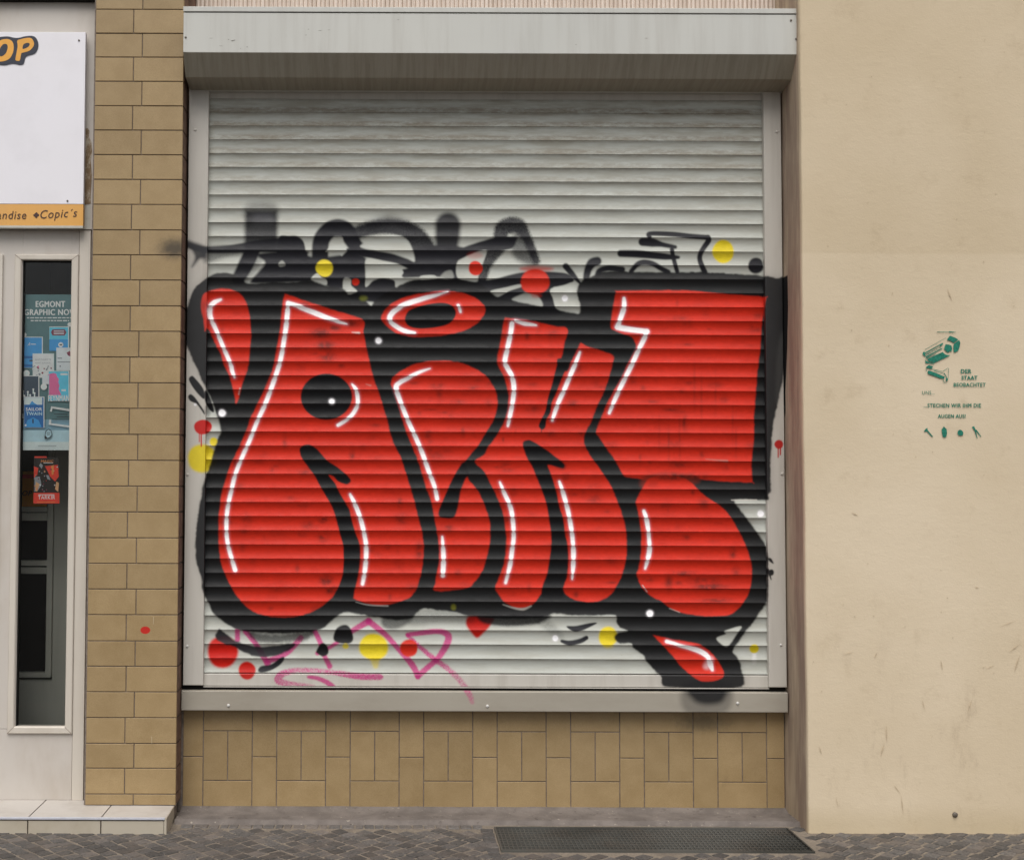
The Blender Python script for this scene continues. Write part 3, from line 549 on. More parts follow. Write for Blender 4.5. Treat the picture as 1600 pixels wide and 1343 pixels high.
# ------------------------------------------------------------------ key positions
XL = X_(298.5, 145, -.02)                     # left end of the opening near the top
XR = X_(1256, 650, -.25)                      # corner of the neighbouring house
XPR = X_(280, 700, YP); XPL = X_(138.5, 700, YP)
XL = XPR + .004
YR = -.25
zb_s = Z_(750, 1080, -.035); zb_s0 = Z_(750, 1111, -.035)     # sill
z_end = Z_(750, 1073, -.03)
z_box0 = Z_(750, 143.5, -.02)
xs0, xs1 = X_(322.5, 600, -.01), X_(1196.5, 600, -.01)

# ------------------------------------------------------------------ shop front building
B = thing('shop_building', 'shop front building clad in tan ceramic tiles around the shutter and narrow glazed door', 'building', (0, 0, 0))
ys = [-24, 15, 52.5, 89.6, 127.4, 165.6, 203.6, 242, 280.6, 319.6, 359.4, 398.4, 437.6, 478, 517.6, 558, 598, 638, 678.6, 719, 759.4, 799.6, 840, 880, 920, 960, 1001, 1040.6, 1080.4, 1120.7, 1161, 1199.6, 1240, 1257.5]
zs = [Z_(212, y, YP) for y in ys]
while zs[0] < 4.6: zs.insert(0, zs[0] + .0975); ys.insert(0, 0)
mb = MB(); g = .0036
xa, xb = X_(215, 700, YP), X_(201, 700, YP)
nrow = len(zs) - 1
for i in range(nrow):
    k = (nrow - i) % 2
    xj = xa if k == 1 else xb
    j = random.uniform(-.0012, .0012)
    for x0, x1 in ((XPL + .004, xj + j), (xj + j, XPR)):
        mb.tint = random.uniform(.93, 1.06); dy = random.uniform(-.0008, .0008)
        mb.box(x0 + g / 2, x1 - g / 2 * (x1 != XPR), YP + dy, YP + .012, zs[i + 1] + g / 2, zs[i] - g / 2, 0, .0011)
mb.tint = 1
for i in range(nrow):                            # tiles of the side turned to the shutter
    mb.tint = random.uniform(.8, 1)
    mb.box(XPR - .010, XPR + .0015, YP + .016, -.006, zs[i + 1] + g, zs[i] - g, 1)
mb.tint = 1
mb.box(XPL, XPR - .0028, YP + .004, .3, zs[-1], zs[0], 2)
mb.build('tiled_pilaster', [M['tile'], M['brown'], M['grout']], B)
# tiled wall under the sill
mb = MB()
zbt, ztop = Z_(750, 1261, YT), zb_s0 + .02
zA, zB_, zC = Z_(750, 1142.5, YT), Z_(750, 1220, YT), Z_(750, 1183, YT)
u = X_(662, 1190, YT) - X_(623.7, 1190, YT)
def dt(x0, x1, z0, z1):
    x0, x1 = max(x0, XL), min(x1, XR)
    if x1 - x0 < .01: return
    mb.tint = random.uniform(.91, 1.05); mb.box(x0 + g / 2, x1 - g / 2, YT + random.uniform(-.0007, .0007), YT + .012, z0 + g / 2, z1 - g / 2, 0, .0010)
x = X_(623.7, 1190, YT) - 12 * u - .0   # start of a single column
while x < XR:
    dt(x, x + u, zC, ztop); dt(x, x + u, zbt, zC)
    dt(x + u, x + 3 * u, zA, ztop); dt(x + u, x + 2 * u, zB_, zA); dt(x + 2 * u, x + 3 * u, zB_, zA); dt(x + u, x + 3 * u, zbt, zB_)
    x += 3 * u
mb.tint = 1; mb.box(XL - .02, XR, YT + .003, .3, -.02, ztop, 1)
mb.build('tiled_wall', [M['tile'], M['grout']], B)
# mortar footing running out to the pavement
Yf = -.165
nx, ny = 160, 14
xx = np.linspace(XL - .001, XR + .004, nx); tt = np.linspace(0, 1, ny)
P = np.zeros((ny, nx, 3))
prof_y = np.interp(tt, [0, .12, .25, 1], [YT + .01, YT - .005, -.02, Yf]); prof_z = np.interp(tt, [0, .12, .25, .93, 1], [zbt + .004, zbt + .002, zbt - .008, .012, -.012])
for j in range(ny):
    wob = np.convolve(rng.randn(nx + 8), np.ones(9) / 9, 'valid') * .004 * (.2 + tt[j])
    P[j, :, 0] = xx; P[j, :, 1] = prof_y[j] + wob * (j > 2); P[j, :, 2] = prof_z[j] + np.convolve(rng.randn(nx + 4), np.ones(5) / 5, 'valid') * .0016 * (j > 0)
grid_mesh('mortar_footing', P, M['mortar'], B, paint=False)
# windows above the shutter box: reeded glass
mb = MB(); zr0, zr1 = z_box0 - .1, 4.6
x0r, x1r = X_(306, 8, .03), X_(1210, 8, .03)
x = x0r; pitch = .0172
while x < x1r:
    q = [(x, .034), (x + .003, .028), (x + pitch * .5, .024), (x + pitch - .003, .028), (x + pitch - .0004, .034)]
    for a, b in zip(q[:-1], q[1:]): mb.face([(a[0], a[1], zr0), (b[0], b[1], zr0), (b[0], b[1], zr1), (a[0], a[1], zr1)])
    x += pitch
mb.build('transom_glass', M['reeded'], B)
mb = MB(); mb.box(XL - .003, x0r, -.0, .08, zr0, zr1, 0); mb.build('transom_frame', M['brown'], B)
mb = MB(); mb.box(x1r, XR + .01, -.0, .08, zr0, zr1, 0); mb.build('transom_frame', M['plaster'], B)
mb = MB(); mb.box(XL - .02, XR, .08, .3, ztop + .001, 4.6); mb.build('back_wall', M['brown'], B)
mb = MB(); mb.box(-3.4, XR - .003, .3, 3.4, -.02, 4.62) if False else None
mb = MB(); mb.box(-3.4, XR, -.1, 3.2, 4.602, 4.9); mb.build('upper_storey_slab', M['door'], B)

# ------------------------------------------------------------------ neighbouring rendered house
mb = MB(); zt_ = 4.9; zg = -.03
x1n = 4.6
# slightly uneven corner
P = []
nz = 90; zz = np.linspace(zg, zt_, nz); wob = np.convolve(rng.randn(nz + 8), np.ones(9) / 9, 'valid') * .003
nxw = 60; X = np.concatenate([[XR + .002, XR + .001, XR + .0005, XR, XR + .002, XR + .007], np.linspace(XR + .02, x1n, nxw)]); Yv = np.concatenate([[.08, -.05, -.15, YR + .007, YR + .002, YR], np.full(nxw, YR)])
Pn = np.zeros((nz, len(X), 3)); Pn[..., 0] = X; Pn[..., 1] = Yv; Pn[..., 2] = zz[:, None]
Pn[:, :6, 0] += wob[:, None]; Pn[:, 3:, 1] += (np.convolve(rng.randn(nz + 8), np.ones(9) / 9, 'valid') * .0015)[:, None]
HN = thing('neighbouring_house', 'beige rendered house wall with a green surveillance camera stencil, right of the shutter', 'building', (2.5, YR, 0))
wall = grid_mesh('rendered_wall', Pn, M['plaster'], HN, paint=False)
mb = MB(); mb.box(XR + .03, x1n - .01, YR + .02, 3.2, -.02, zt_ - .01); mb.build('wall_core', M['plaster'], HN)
# stencil (painted on the render)
S = MB(); YS = YR - .0022; sl_ = [0]
def sp_(pts): sl_[0] += 1; S.poly([(1400 + x * .15637, 490 + y * .15637) for x, y in pts], YS - .00002 * sl_[0])
def ln_(a, b, w_=5):
    a = np.array(a, float); b = np.array(b, float); d = b - a; n_ = np.array([-d[1], d[0]]) / np.hypot(*d) * w_ / 2
    sp_([a + n_, b + n_ * .6, b - n_ * .6, a - n_])
sp_([(540, 220), (585, 236), (625, 258), (600, 275), (575, 292), (545, 272), (508, 262), (522, 240)])
sp_([(632, 262), (643, 290), (636, 330), (620, 370), (598, 382), (578, 388), (576, 360), (572, 330), (580, 300), (606, 280)])
sp_([(495, 305), (530, 308), (556, 320), (560, 350), (552, 384), (538, 368), (528, 388), (505, 380), (480, 352)])
sp_([(305, 455), (380, 420), (468, 382), (482, 398), (500, 410), (545, 415), (470, 450), (385, 490), (340, 478)])
ln_((285, 395), (470, 293), 12); ln_((300, 408), (448, 330), 7); ln_((300, 432), (462, 345), 14); ln_((296, 448), (400, 400), 7); ln_((290, 358), (500, 240), 4); ln_((440, 320), (470, 300), 14)
sp_([(268, 390), (282, 372), (290, 400), (302, 428), (280, 420), (266, 405)])
sp_([(290, 462), (312, 476), (345, 488), (385, 494), (378, 502), (330, 496), (296, 494)])
sp_([(298, 536), (325, 514), (352, 520), (372, 528), (358, 545), (330, 545), (305, 544)])
sp_([(315, 580), (322, 568), (340, 570), (400, 592), (485, 628), (484, 650), (440, 645), (380, 622), (320, 600)])
ln_((335, 548), (470, 577), 6); ln_((380, 568), (490, 600), 6); ln_((470, 575), (522, 540), 5); ln_((480, 592), (518, 655), 9); ln_((526, 545), (522, 650), 4); ln_((300, 550), (306, 575), 6)
sp_([(500, 640), (518, 645), (520, 662), (508, 676), (498, 668)]); ln_((472, 662), (484, 688), 7); ln_((484, 688), (508, 684), 6)
ln_((410, 182), (600, 184), 6); ln_((530, 182), (584, 184), 12)
def st(s, x0, x1, yb, cap, off=.012, shear=0): text_faces(S, s, 1400 + x0 * .15637, 1400 + x1 * .15637, 490 + yb * .15637, cap * .15637, YS, 0, shear, max(off, 0) * 4)
st('DER', 650, 752, 594, 40, .02); st('STAAT', 656, 812, 658, 38, .02); st('BEOBACHTET', 578, 895, 728, 38, .012); st('UNS...', 262, 388, 806, 36, -.012)
st('...STECHEN WIR IHM DIE', 278, 850, 934, 38, .012); st('AUGEN AUS!', 420, 695, 1040, 36, .014)
sp_([(278, 1172), (300, 1146), (318, 1140), (314, 1156), (322, 1168), (372, 1228), (360, 1230), (306, 1172), (290, 1180)])
sp_([(470, 1138), (478, 1122), (488, 1136), (506, 1152), (511, 1190), (505, 1226), (488, 1236), (468, 1230), (460, 1190), (456, 1155)])
sp_([(622, 1166), (640, 1156), (660, 1166), (674, 1186), (668, 1214), (645, 1218), (624, 1212), (614, 1188)])
ln_((772, 1130), (800, 1180), 22); ln_((790, 1160), (812, 1242), 12); ln_((800, 1160), (848, 1226), 12); ln_((762, 1136), (782, 1126), 14)
M['scuff'] = flat('scuff', (194, 176, 148), .9, .2, .12, 200)
green = S.build('green_stencil', M['green'], HN, tri=True)
S = MB(); YS = YR - .0024
for (a, b, w_) in (((1306, 1243), (1310, 1262), 1), ((1395, 1224), (1408, 1240), 1.1), ((1408, 1240), (1412, 1274), 1.2), ((1385, 1130), (1386, 1160), 1.6), ((1382, 1160), (1376, 1182), 2.4), ((1280, 1165), (1284, 1178), 1.5), ((1540, 1045), (1556, 1038), 1), ((1575, 1020), (1596, 1004), 1.4), ((1585, 1050), (1594, 1022), 2.2), ((1470, 1030), (1473, 1046), 1.6), ((1318, 1022), (1334, 1018), 1.2), ((1366, 1028), (1371, 1018), 1.8), ((1512, 1112), (1520, 1090), 1.4), ((1440, 1090), (1446, 1110), 1), ((1560, 980), (1590, 968), .9), ((1523, 917), (1530, 918), 1.8), ((1480, 450), (1488, 470), 2), ((1330, 800), (1342, 806), 1.5)):
    a = np.array(a, float); b = np.array(b, float); d = b - a; n_ = np.array([-d[1], d[0]]) / np.hypot(*d) * w_ / 2
    S.poly([a, (a + b) / 2 + n_, b, (a + b) / 2 - n_], YS)
for k in range(70):
    x, y = random.uniform(1270, 1590), random.uniform(60, 1280); q_ = random.uniform(.5, 1.3); S.poly([(x - q_, y), (x, y - q_ * .7), (x + q_, y), (x, y + q_)], YS)
S.build('scuff_marks', M['scuff'], HN)['kind'] = 'stuff'
mb = MB(); x, _, z = at(1492, 1272, YR); mb.disc(x, YR + .001, z, .010, .008); mb.build('bolt', M['screwd'], HN, True)

# ------------------------------------------------------------------ roller shutter
SH = thing('roller_shutter', 'closed grey roller shutter covered in large red and black graffiti letters', 'roller shutter', (.35, 0, zb_s))
SUB = 22
def prof(t_):   # t 0 at slat top .. 1 at its foot ; depth towards the street
    u_ = t_ - .46
    y =   .0032 + .034 * u_ * u_ * (1.0 if u_ < 0 else .95)     # hollow face between two proud edges
    return np.interp(t_, [0, .012, .94, .96, .975, .984, .990, 1.0], [.0080, y, y, .0122, .0116, .0102, .0080, .0080]) if (t_ < .012 or t_ > .94) else y
ts = np.concatenate([[0, .012, .03], np.linspace(.06, .92, 18), [.94, .955, .968, .976, .984, .990, .996]])
rows_z, rows_y, rows_p = [], [], []
for s_ in range(NS):
    top = ZT - s_ * PITCHZ
    for t_ in ts:
        rows_z.append(top - t_ * PITCHZ); rows_y.append(-float(prof(t_))); rows_p.append(t_)
rows_z = np.array(rows_z); rows_y = np.array(rows_y); rows_p = np.array(rows_p)
ncol = 900; cx = np.linspace(xs0 - .01, xs1 + .01, ncol)
P = np.zeros((len(rows_z), ncol, 3)); P[..., 0] = cx; P[..., 1] = rows_y[:, None]; P[..., 2] = rows_z[:, None]
jit = np.repeat((rng.rand(NS) - .5) * .0012, len(ts)); P[..., 1] += jit[:, None]
# gentle sag and dents of the old slats
P[..., 2] += (np.sin((cx - xs0) / (xs1 - xs0) * math.pi) * .0012)[None, :]
for _ in range(16):
    xc, zc = rng.uniform(xs0, xs1), rng.uniform(ZB, ZT); P[..., 1] += .0016 * np.exp(-((P[..., 0] - xc) / .05) ** 2 - ((P[..., 2] - zc) / .035) ** 2)
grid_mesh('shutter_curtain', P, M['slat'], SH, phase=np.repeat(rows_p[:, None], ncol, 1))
# bottom rail of the curtain
zq = np.linspace(ZB - .0005, z_end, 26); P = np.zeros((26, ncol, 3)); P[..., 0] = cx; P[..., 1] = np.where(np.arange(26) < 2, -.004, -.0125)[:, None]; P[..., 2] = zq[:, None]
grid_mesh('bottom_rail', P, M['rail'], SH)
mb = MB(); mb.box(xs0, xs1, -.018, .02, z_end - .0055, z_end - .0025); mb.build('weather_strip', M['railp'], SH)
mb = MB(); mb.box(XL, XR - .004, -.004, .06, zb_s - .004, z_end - .0002); mb.build('gap_seal', M['dark'], SH)
# guide rails
def painted_box(name, x0, x1, y0, z0, z1, mat, parent, nx, nz, back=.04):
    r_ = .0022
    us = np.concatenate([[x0, x0, x0 + r_ * .3], np.linspace(x0 + r_, x1 - r_, nx), [x1 - r_ * .3, x1, x1]])
    yy = np.concatenate([[y0 + back, y0 + r_, y0 + r_ * .3], np.full(nx, y0), [y0 + r_ * .3, y0 + r_, y0 + back]])
    vz = np.concatenate([[z0, z0, z0 + r_ * .3], np.linspace(z0 + r_, z1 - r_, nz), [z1 - r_ * .3, z1, z1]])
    yo = np.concatenate([[back, r_, r_ * .3], np.zeros(nz), [r_ * .3, r_, back]])
    P_ = np.zeros((len(vz), len(us), 3)); P_[..., 0] = us; P_[..., 2] = vz[:, None]; P_[..., 1] = np.maximum(yy[None, :], y0 + yo[:, None])
    return grid_mesh(name, P_, mat, parent)
xr0 = X_(1197, 600, -.03)
xl1 = X_(322, 600, -.03)
zrl = Z_(300, 1070, -.03)
gl = painted_box('guide_rail', XL + .006, xl1, -.032, zrl, z_box0 + .01, M['rail'], SH, 36, 900)
gr = painted_box('guide_rail', xr0, XR - .005, -.032, zrl, z_box0 + .01, M['rail'], SH, 36, 900)
def screws(parent, pts, Y, mat, r=.006, d=.003):
    for px, py in pts:
        s_ = MB(); x, _, z = at(px, py, Y); s_.disc(x, Y, z, r, d); o = s_.build('screw', mat, None, True)
        o.parent = parent; o.matrix_parent_inverse = parent.matrix_world.inverted()
screws(gl, [(305, 203), (293, 741)], -.032, M['railp'], .006, .003); screws(gl, [(292.5, 1009)], -.032, M['screw'], .0055, .004)
screws(gr, [(1214, 206), (1222, 740)], -.032, M['railp'], .006, .003); screws(gr, [(1220, 1007)], -.032, M['screw'], .005, .004)
# box (housing)
xb0, xb1 = X_(286.5, 55, -.21), X_(1249, 55, -.21)
zbt1, zbf1, zbf0 = Z_(750, 17, -.20), Z_(750, 21.5, -.21), Z_(750, 83.5, -.21)
zc1 = Z_(750, 122.5, -.145); zc0 = Z_(750, 142.5, -.034)
mb = MB()
body = [(-.21, zbf1), (-.21, zbf0), (-.145, zc1), (-.034, zc0), (.0, zc0), (.0, zbf1)]
n_ = len(body)
mb.v += [(xb0, y, z) for y, z in body] + [(xb1, y, z) for y, z in body]
for k in range(n_):
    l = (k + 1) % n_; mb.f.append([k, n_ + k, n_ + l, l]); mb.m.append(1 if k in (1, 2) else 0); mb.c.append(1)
mb.f += [list(range(n_)), [n_ + k for k in reversed(range(n_))]]; mb.m += [1, 1]; mb.c += [1, 1]
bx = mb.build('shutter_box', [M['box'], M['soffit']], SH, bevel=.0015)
mb = MB(); mb.box(xb0 - .001, xb1 + .001, -.213, 0, zbf1 + .0035, zbt1 + .008); cv = mb.build('cover_cap', M['box'], bx, bevel=.0015)
mb = MB(); mb.box(xb0 + .004, xb1 - .004, -.206, 0, zbf1 + .0002, zbf1 + .0033); mb.build('cap_joint', M['dark'], bx)
for a, b in ((xb0 + .0005, xb0 + .010), (xb1 - .010, xb1 - .0005)):
    mb = MB(); mb.box(a, b, -.2112, -.2102, zbf0 + .001, zbf1 - .001); mb.build('end_lip', M['box'], bx)
screws(bx, [(290, 58.5), (1244, 61), (1236, 32)], -.2115, M['screwd'], .004, .002)
S = MB(); random.seed(21)
for (x, y, w_, h_) in ((357, 62, 3, .6), (363, 64, 6, 1.2), (366, 63, 4, .8), (386, 73.5, 1.6, 1.6), (376, 76, 1, 1), (376.5, 83, 1, 3), (482, 46, 3, .7), (478, 55, 4, .6), (500, 48, 8, .5), (514, 47, 5, .5), (330, 60, 8, .4), (345, 72, 7, .4), (622, 31, 5, .5), (1010, 60, 6, .4), (900, 70, 3, .5)):
    S.poly([(x - w_ / 2, y), (x, y - h_ / 2), (x + w_ / 2, y - .3), (x + .2, y + h_ / 2)], -.2106)
S.build('paint_chips', M['screwd'], bx)['kind'] = 'stuff'
# head rail in the shade under the box
mb = MB(); mb.box(xs0, xs1, -.006, .03, ZT + .0015, z_box0 + .04); mb.build('head_rail', M['railp'], SH)
# sill
SI = thing('window_sill', 'grey painted metal sill strip under the shutter with soft black overspray at right', 'sill', (.35, -.035, zb_s0))
painted_box('sill_plate', XL + .001, XR - .003, -.037, zb_s0, zb_s, M['sill'], SI, 900, 28, .06)
for px, py in ((357, 1101.5), (761.5, 1102.5), (1152.5, 1098)):
    s_ = MB(); x, _, z = at(px, py, -.037); s_.disc(x, -.037, z, .006, .004); s_.build('screw', M['screw'], SI, True)

# ------------------------------------------------------------------ door side on the left
YD = -.04
D = thing('shop_door', 'cream enamelled shop door with tall narrow glass pane left of the tiled pilaster', 'door', (-1.5, YD, .06))
def pxbox(mb, x0, x1, y0, y1, Ya, Yb, m=0, ch=.0):      # box given by photo px rectangle on plane Ya
    a = at(x0, (y0 + y1) / 2, Ya)[0]; b = at(x1, (y0 + y1) / 2, Ya)[0]; c = Z_((x0 + x1) / 2, y1, Ya); d = Z_((x0 + x1) / 2, y0, Ya)
    mb.box(a, b, Ya, Yb, c, d, m, ch)
XD0 = -3.4
zdb = Z_(70, 1249, YD)
gx0, gx1 = X_(29, 770, YD), X_(107.5, 770, YD); gz0, gz1 = Z_(70, 1134, YD), Z_(70, 407, YD)
xj = X_(136.5, 770, YD); xi = X_(118.2, 770, YD)
z1d = Z_(70, 359.5, YD)
mb = MB()
mb.box(gx1 - .002, xi, YD, YD + .045, gz0 - .01, z1d - .0, 0); mb.box(XD0, gx0 + .002, YD, YD + .045, gz0 - .01, z1d, 0)
mb.box(gx0 + .002, gx1 - .002, YD, YD + .045, gz1, z1d, 0)
mb.box(XD0, xi, YD, YD + .045, zdb, gz0 - .0115, 0)
mb.build('door_panel', M['door'], D, bevel=.001)
# frame round the pane, mitred and raised
mb = MB(); yo = YD - .012; fo = dict()
ox0, ox1, oz0, oz1 = X_(17, 770, yo), X_(117.5, 770, yo), Z_(70, 1146, yo), Z_(70, 397.5, yo)
ix0, ix1, iz0, iz1 = gx0, gx1, gz0, gz1
q = .004
def ring(a, b, y, c, d, y2):
    A = [(a[0], y, a[2]), (a[1], y, a[2]), (a[1], y, a[3]), (a[0], y, a[3])]; Bq = [(c[0], y2, c[2]), (c[1], y2, c[2]), (c[1], y2, c[3]), (c[0], y2, c[3])]
    for k in range(4): l = (k + 1) % 4; mb.face([A[k], A[l], Bq[l], Bq[k]])
O = (ox0, ox1, oz0, oz1); I = (ix0, ix1, iz0, iz1)
def ins(r_, k): return (r_[0] + k, r_[1] - k, r_[2] + k, r_[3] - k)
ring(O, 0, YD + .001, O, 0, yo + .003); ring(O, 0, yo + .003, ins(O, .003), 0, yo); ring(ins(O, .003), 0, yo, ins(I, -.004), 0, yo); ring(ins(I, -.004), 0, yo, I, 0, yo + .004); ring(I, 0, yo + .004, I, 0, YD + .035)
wf = mb.build('pane_frame', M['doorframe'], D)
mb = MB()
for (a, b) in (((ox0, oz0), (ix0, iz0)), ((ox1, oz0), (ix1, iz0)), ((ox0, oz1), (ix0, iz1)), ((ox1, oz1), (ix1, iz1))):
    d = Vector((b[0] - a[0], 0, b[1] - a[1])); n_ = Vector((-d.z, 0, d.x)).normalized() * .0006
    mb.face([(a[0] + n_.x, yo - .0006, a[1] + n_.z), (b[0] + n_.x, yo - .0006, b[1] + n_.z), (b[0] - n_.x, yo - .0006, b[1] - n_.z), (a[0] - n_.x, yo - .0006, a[1] - n_.z)])
mb.build('mitre_joint', M['brown'], wf)
mb = MB(); k = .004
mb.box(ix0, ix0 + .006, YD + .006, YD + .03, iz0, iz1); mb.box(ix0, ix1, YD + .006, YD + .03, iz1 - .005, iz1); mb.build('gasket', M['dark'], wf)
mb = MB(); mb.box(gx0, gx1, YD + .012, YD + .016, gz0, gz1); mb.build('glass_pane', M['glass'], D)
# second leaf further left (its frame just enters the picture)
mb = MB(); xq = X_(-2, 770, yo)
mb.box(xq - .05, xq, yo, YD + .001, oz0, oz1); mb.box(xq - .4, xq - .35, yo, YD + .001, oz0, oz1); mb.box(xq - .35, xq - .05, yo, YD + .001, oz1 - .05, oz1); mb.box(xq - .35, xq - .05, yo, YD + .001, oz0, oz0 + .05)
lf = mb.build('leaf_frame', M['doorframe'], D, bevel=.002)
mb = MB(); mb.box(xq - .349, xq - .051, YD - .006, YD - .002, oz0 + .051, oz1 - .051); mb.build('leaf_pane', M['roomd'], D)
# jamb
mb = MB(); mb.box(xi + .0018, xj, YD - .004, YD + .045, zdb, z1d, 0); mb.box(xj + .001, XPL - .001, YD + .006, YD + .05, zdb, 4.6, 0)
mb.build('door_jamb', M['doorframe'], D, bevel=.0015)
mb = MB(); mb.box(XPL - .006, XPL + .003, YD - .02, YD + .0, zdb, 4.6); mb.build('edge_seal', M['brown'], D)
# fascia above the door
mb = MB(); zf1 = Z_(70, 5, YD)
mb.box(XD0, XPL - .012, YD - .008, YD + .04, z1d + .002, zf1, 0); mb.box(XD0, XPL - .006, YD + .03, YD + .05, zf1, 4.6, 1)
fc = mb.build('fascia_panel', [M['door'], M['dark']], D, bevel=.001)
mb = MB(); mb.box(XD0, XPL - .008, YD - .04, YD + .03, zf1 + .001, zf1 + .05); mb.build('drip_strip', M['dark'], D)
t = NT('old_adhesive'); n = t.noise(55, 6, .75, (1, 1, .5)); c = t.mix(t.ramp(n, .45, .6), lin((126, 104, 78)), lin((176, 164, 146))); M['glue'] = t.out(c, .9, bump=n, bs=.6, bd=.002)
mb = MB(); mb.poly([(133, 201), (137, 200), (140, 205), (139, 214), (143, 222), (144, 238), (142, 250), (143.5, 275), (142, 300), (142, 318), (131, 320), (132, 260)], YD - .0095); mb.build('adhesive_patch', M['glue'], D, tri=True)
mb = MB(); mb.poly([(128, 320.5), (141, 320.5), (141, 341.5), (128, 341.5)], YD - .0095); mb.poly([(128, 342), (141, 342), (140, 358), (127, 358)], YD - .0095); mb.build('hinge_plate', M['inner'], D)

# inside: vestibule with an inner door
IN = thing('inner_door', 'grey framed inner door with dark panes seen through the narrow glass pane', 'door', (-1.6, .35, 0))
YI = .30
mb = MB()
pxbox(mb, 73, 82, 690, 1058, YI, YI + .05); pxbox(mb, -60, 73, 791.5, 799.5, YI - .001, YI + .049); pxbox(mb, -60, 73, 801, 813, YI - .002, YI + .05); pxbox(mb, -60, 73, 875, 883.5, YI - .001, YI + .05); pxbox(mb, -60, 73, 886, 896, YI - .002, YI + .05); pxbox(mb, -60, 72.8, 1050, 1058, YI - .001, YI + .05)
mb.build('door_frame', M['inner'], IN, bevel=.002)
mb = MB(); pxbox(mb, -60, 74, 395, 1052, YI + .03, YI + .04, 0); mb.build('dark_pane', M['roomd'], IN)
mb = MB(); pxbox(mb, 83, 113, 700, 820, YI + .02, YI + .03, 0); pxbox(mb, 83, 130, 820, 1070, YI + .021, YI + .03, 0); pxbox(mb, -60, 130, 1061, 1240, YI + .02, YI + .03, 0); mb.build('side_panel', M['inner'], IN)
VB = MB()
VB.box(-3.4, XPL + .3, 1.2, 1.25, -.02, 4.6); VB.box(-3.4, -3.35, .02, 1.2, -.02, 4.6); VB.box(XPL + .02, XPL + .05, .02, 1.2, -.02, 4.6); VB.box(-3.35, XPL + .02, .02, 1.2, 2.9, 2.95)
VB.build('vestibule_wall', M['room'], B)
VB = MB(); VB.box(-3.35, XPL + .02, .008, 1.2, -.02, .055); VB.build('vestibule_floor', M['room'], B)
M['orange'] = flat('orange_print', (196, 130, 20), .5)
mb = MB(); M['ink'] = flat('ink', (22, 20, 24), .5)
mb.poly([(-10, 736), (73, 736), (73, 791), (-10, 791)], YI - .004)
text_faces(mb, 'SHOP', 20, 50, 774, 8, YI - .0055, 1, .25, .03); mb.poly([(28, 741), (70, 741), (70, 747), (28, 747)], YI - .0055, 2)
M['redprint'] = flat('red_print', (190, 40, 34), .5)
o = mb.build('sticker', [M['orange'], M['ink'], M['redprint']]); o['label'] = 'orange shop sticker on the inner door behind the glass'; o['category'] = 'sticker'
# ------------------------------------------------------------------ poster behind the glass
YG = YD + .03
pr = {k: flat('print_' + k, tuple(min(244, q * 1.2) for q in v), .45, .4, .05) for k, v in dict(teal=(80, 112, 116), teal2=(120, 152, 168), blue=(58, 140, 196), sky=(168, 194, 214), white=(236, 236, 232), navy=(52, 66, 82), pink=(228, 100, 146), lav=(196, 200, 220), mar=(120, 52, 70), cyan=(86, 178, 216), deep=(30, 96, 156), ink=(34, 36, 44), pale=(194, 214, 230), red=(214, 62, 46), orange=(214, 128, 70), skin=(196, 150, 110), dark=(40, 34, 32), steel=(132, 136, 142), olive=(96, 104, 76)).items()}
names = list(pr); mats = [pr[k] for k in names]; ix_ = {k: i for i, k in enumerate(names)}
PM = MB(); lay_ = [0]
def rc(x0, y0, x1, y1, k, d=None, border=None):
    lay_[0] += 1; Y = YG - .00009 * lay_[0] if d is None else d
    if border: PM.poly([(x0, y0), (x1, y0), (x1, y1), (x0, y1)], Y, ix_[border]); PM.poly([(x0 + .3, y0 + 1.2), (x1 - 1.6, y0 + 1.2), (x1 - 1.6, y1 - .3), (x0 + .3, y1 - .3)], Y - .00004, ix_[k])
    else: PM.poly([(x0, y0), (x1, y0), (x1, y1), (x0, y1)], Y, ix_[k])
def pg(pts, k): lay_[0] += 1; PM.poly(pts, YG - .00009 * lay_[0], ix_[k])
def tx(s, x0, x1, yb, cap, k, off=.02, shear=0, tilt=0): lay_[0] += 1; text_faces(PM, s, x0, x1, yb, cap, YG - .00009 * lay_[0], ix_[k], shear, off * 1.3, tilt)
def cir(x, y, r_, k): pg([(x + r_ * math.cos(a) , y + r_ * math.sin(a)) for a in np.linspace(0, 6.283, 17)[:-1]], k)
YG0 = YG
PM.poly([(35, 460), (128, 460), (128, 703), (35, 703)], YG + .0004, ix_['teal'])
for i, (y0, y1) in enumerate(((655, 703), (672, 703), (690, 703))): rc(35, y0, 128, y1, ('teal2', 'sky', 'pale')[i])
tx('EGMONT', 56, 101.5, 479.5, 9.2, 'white', .06); tx('GRAPHIC NOVEL', 38, 127, 492, 9, 'white', .06)
for j, (a, b, y) in enumerate(((42, 113, 496.5), (48, 108, 501))):
    x = a
    while x < b:
        w_ = random.uniform(3, 8); rc(x, y - .9, min(x + w_, b), y + .7, 'white', YG - .00009 * 8); x += w_ + 1.2
cir(38, 523, 3.5, 'white'); cir(109, 507, 3.5, 'white'); rc(33.5, 526, 67, 574.5, 'blue', border='white'); rc(34, 556, 62, 560, 'deep'); rc(35, 569, 60, 573, 'deep'); rc(46, 562, 51, 564.5, 'navy'); tx('A', 43, 47, 540, 5, 'white', .0, .4); rc(48, 537, 56, 538.2, 'white')
rc(77, 510, 108, 548, 'cyan', border='white'); rc(77, 530, 106, 548, 'blue'); pg([(79.5, 519), (82, 514.5), (101, 514.5), (104, 519), (101, 524), (82, 524)], 'mar'); rc(84, 516.5, 100, 518, 'lav'); rc(84, 520, 100, 521.6, 'lav')
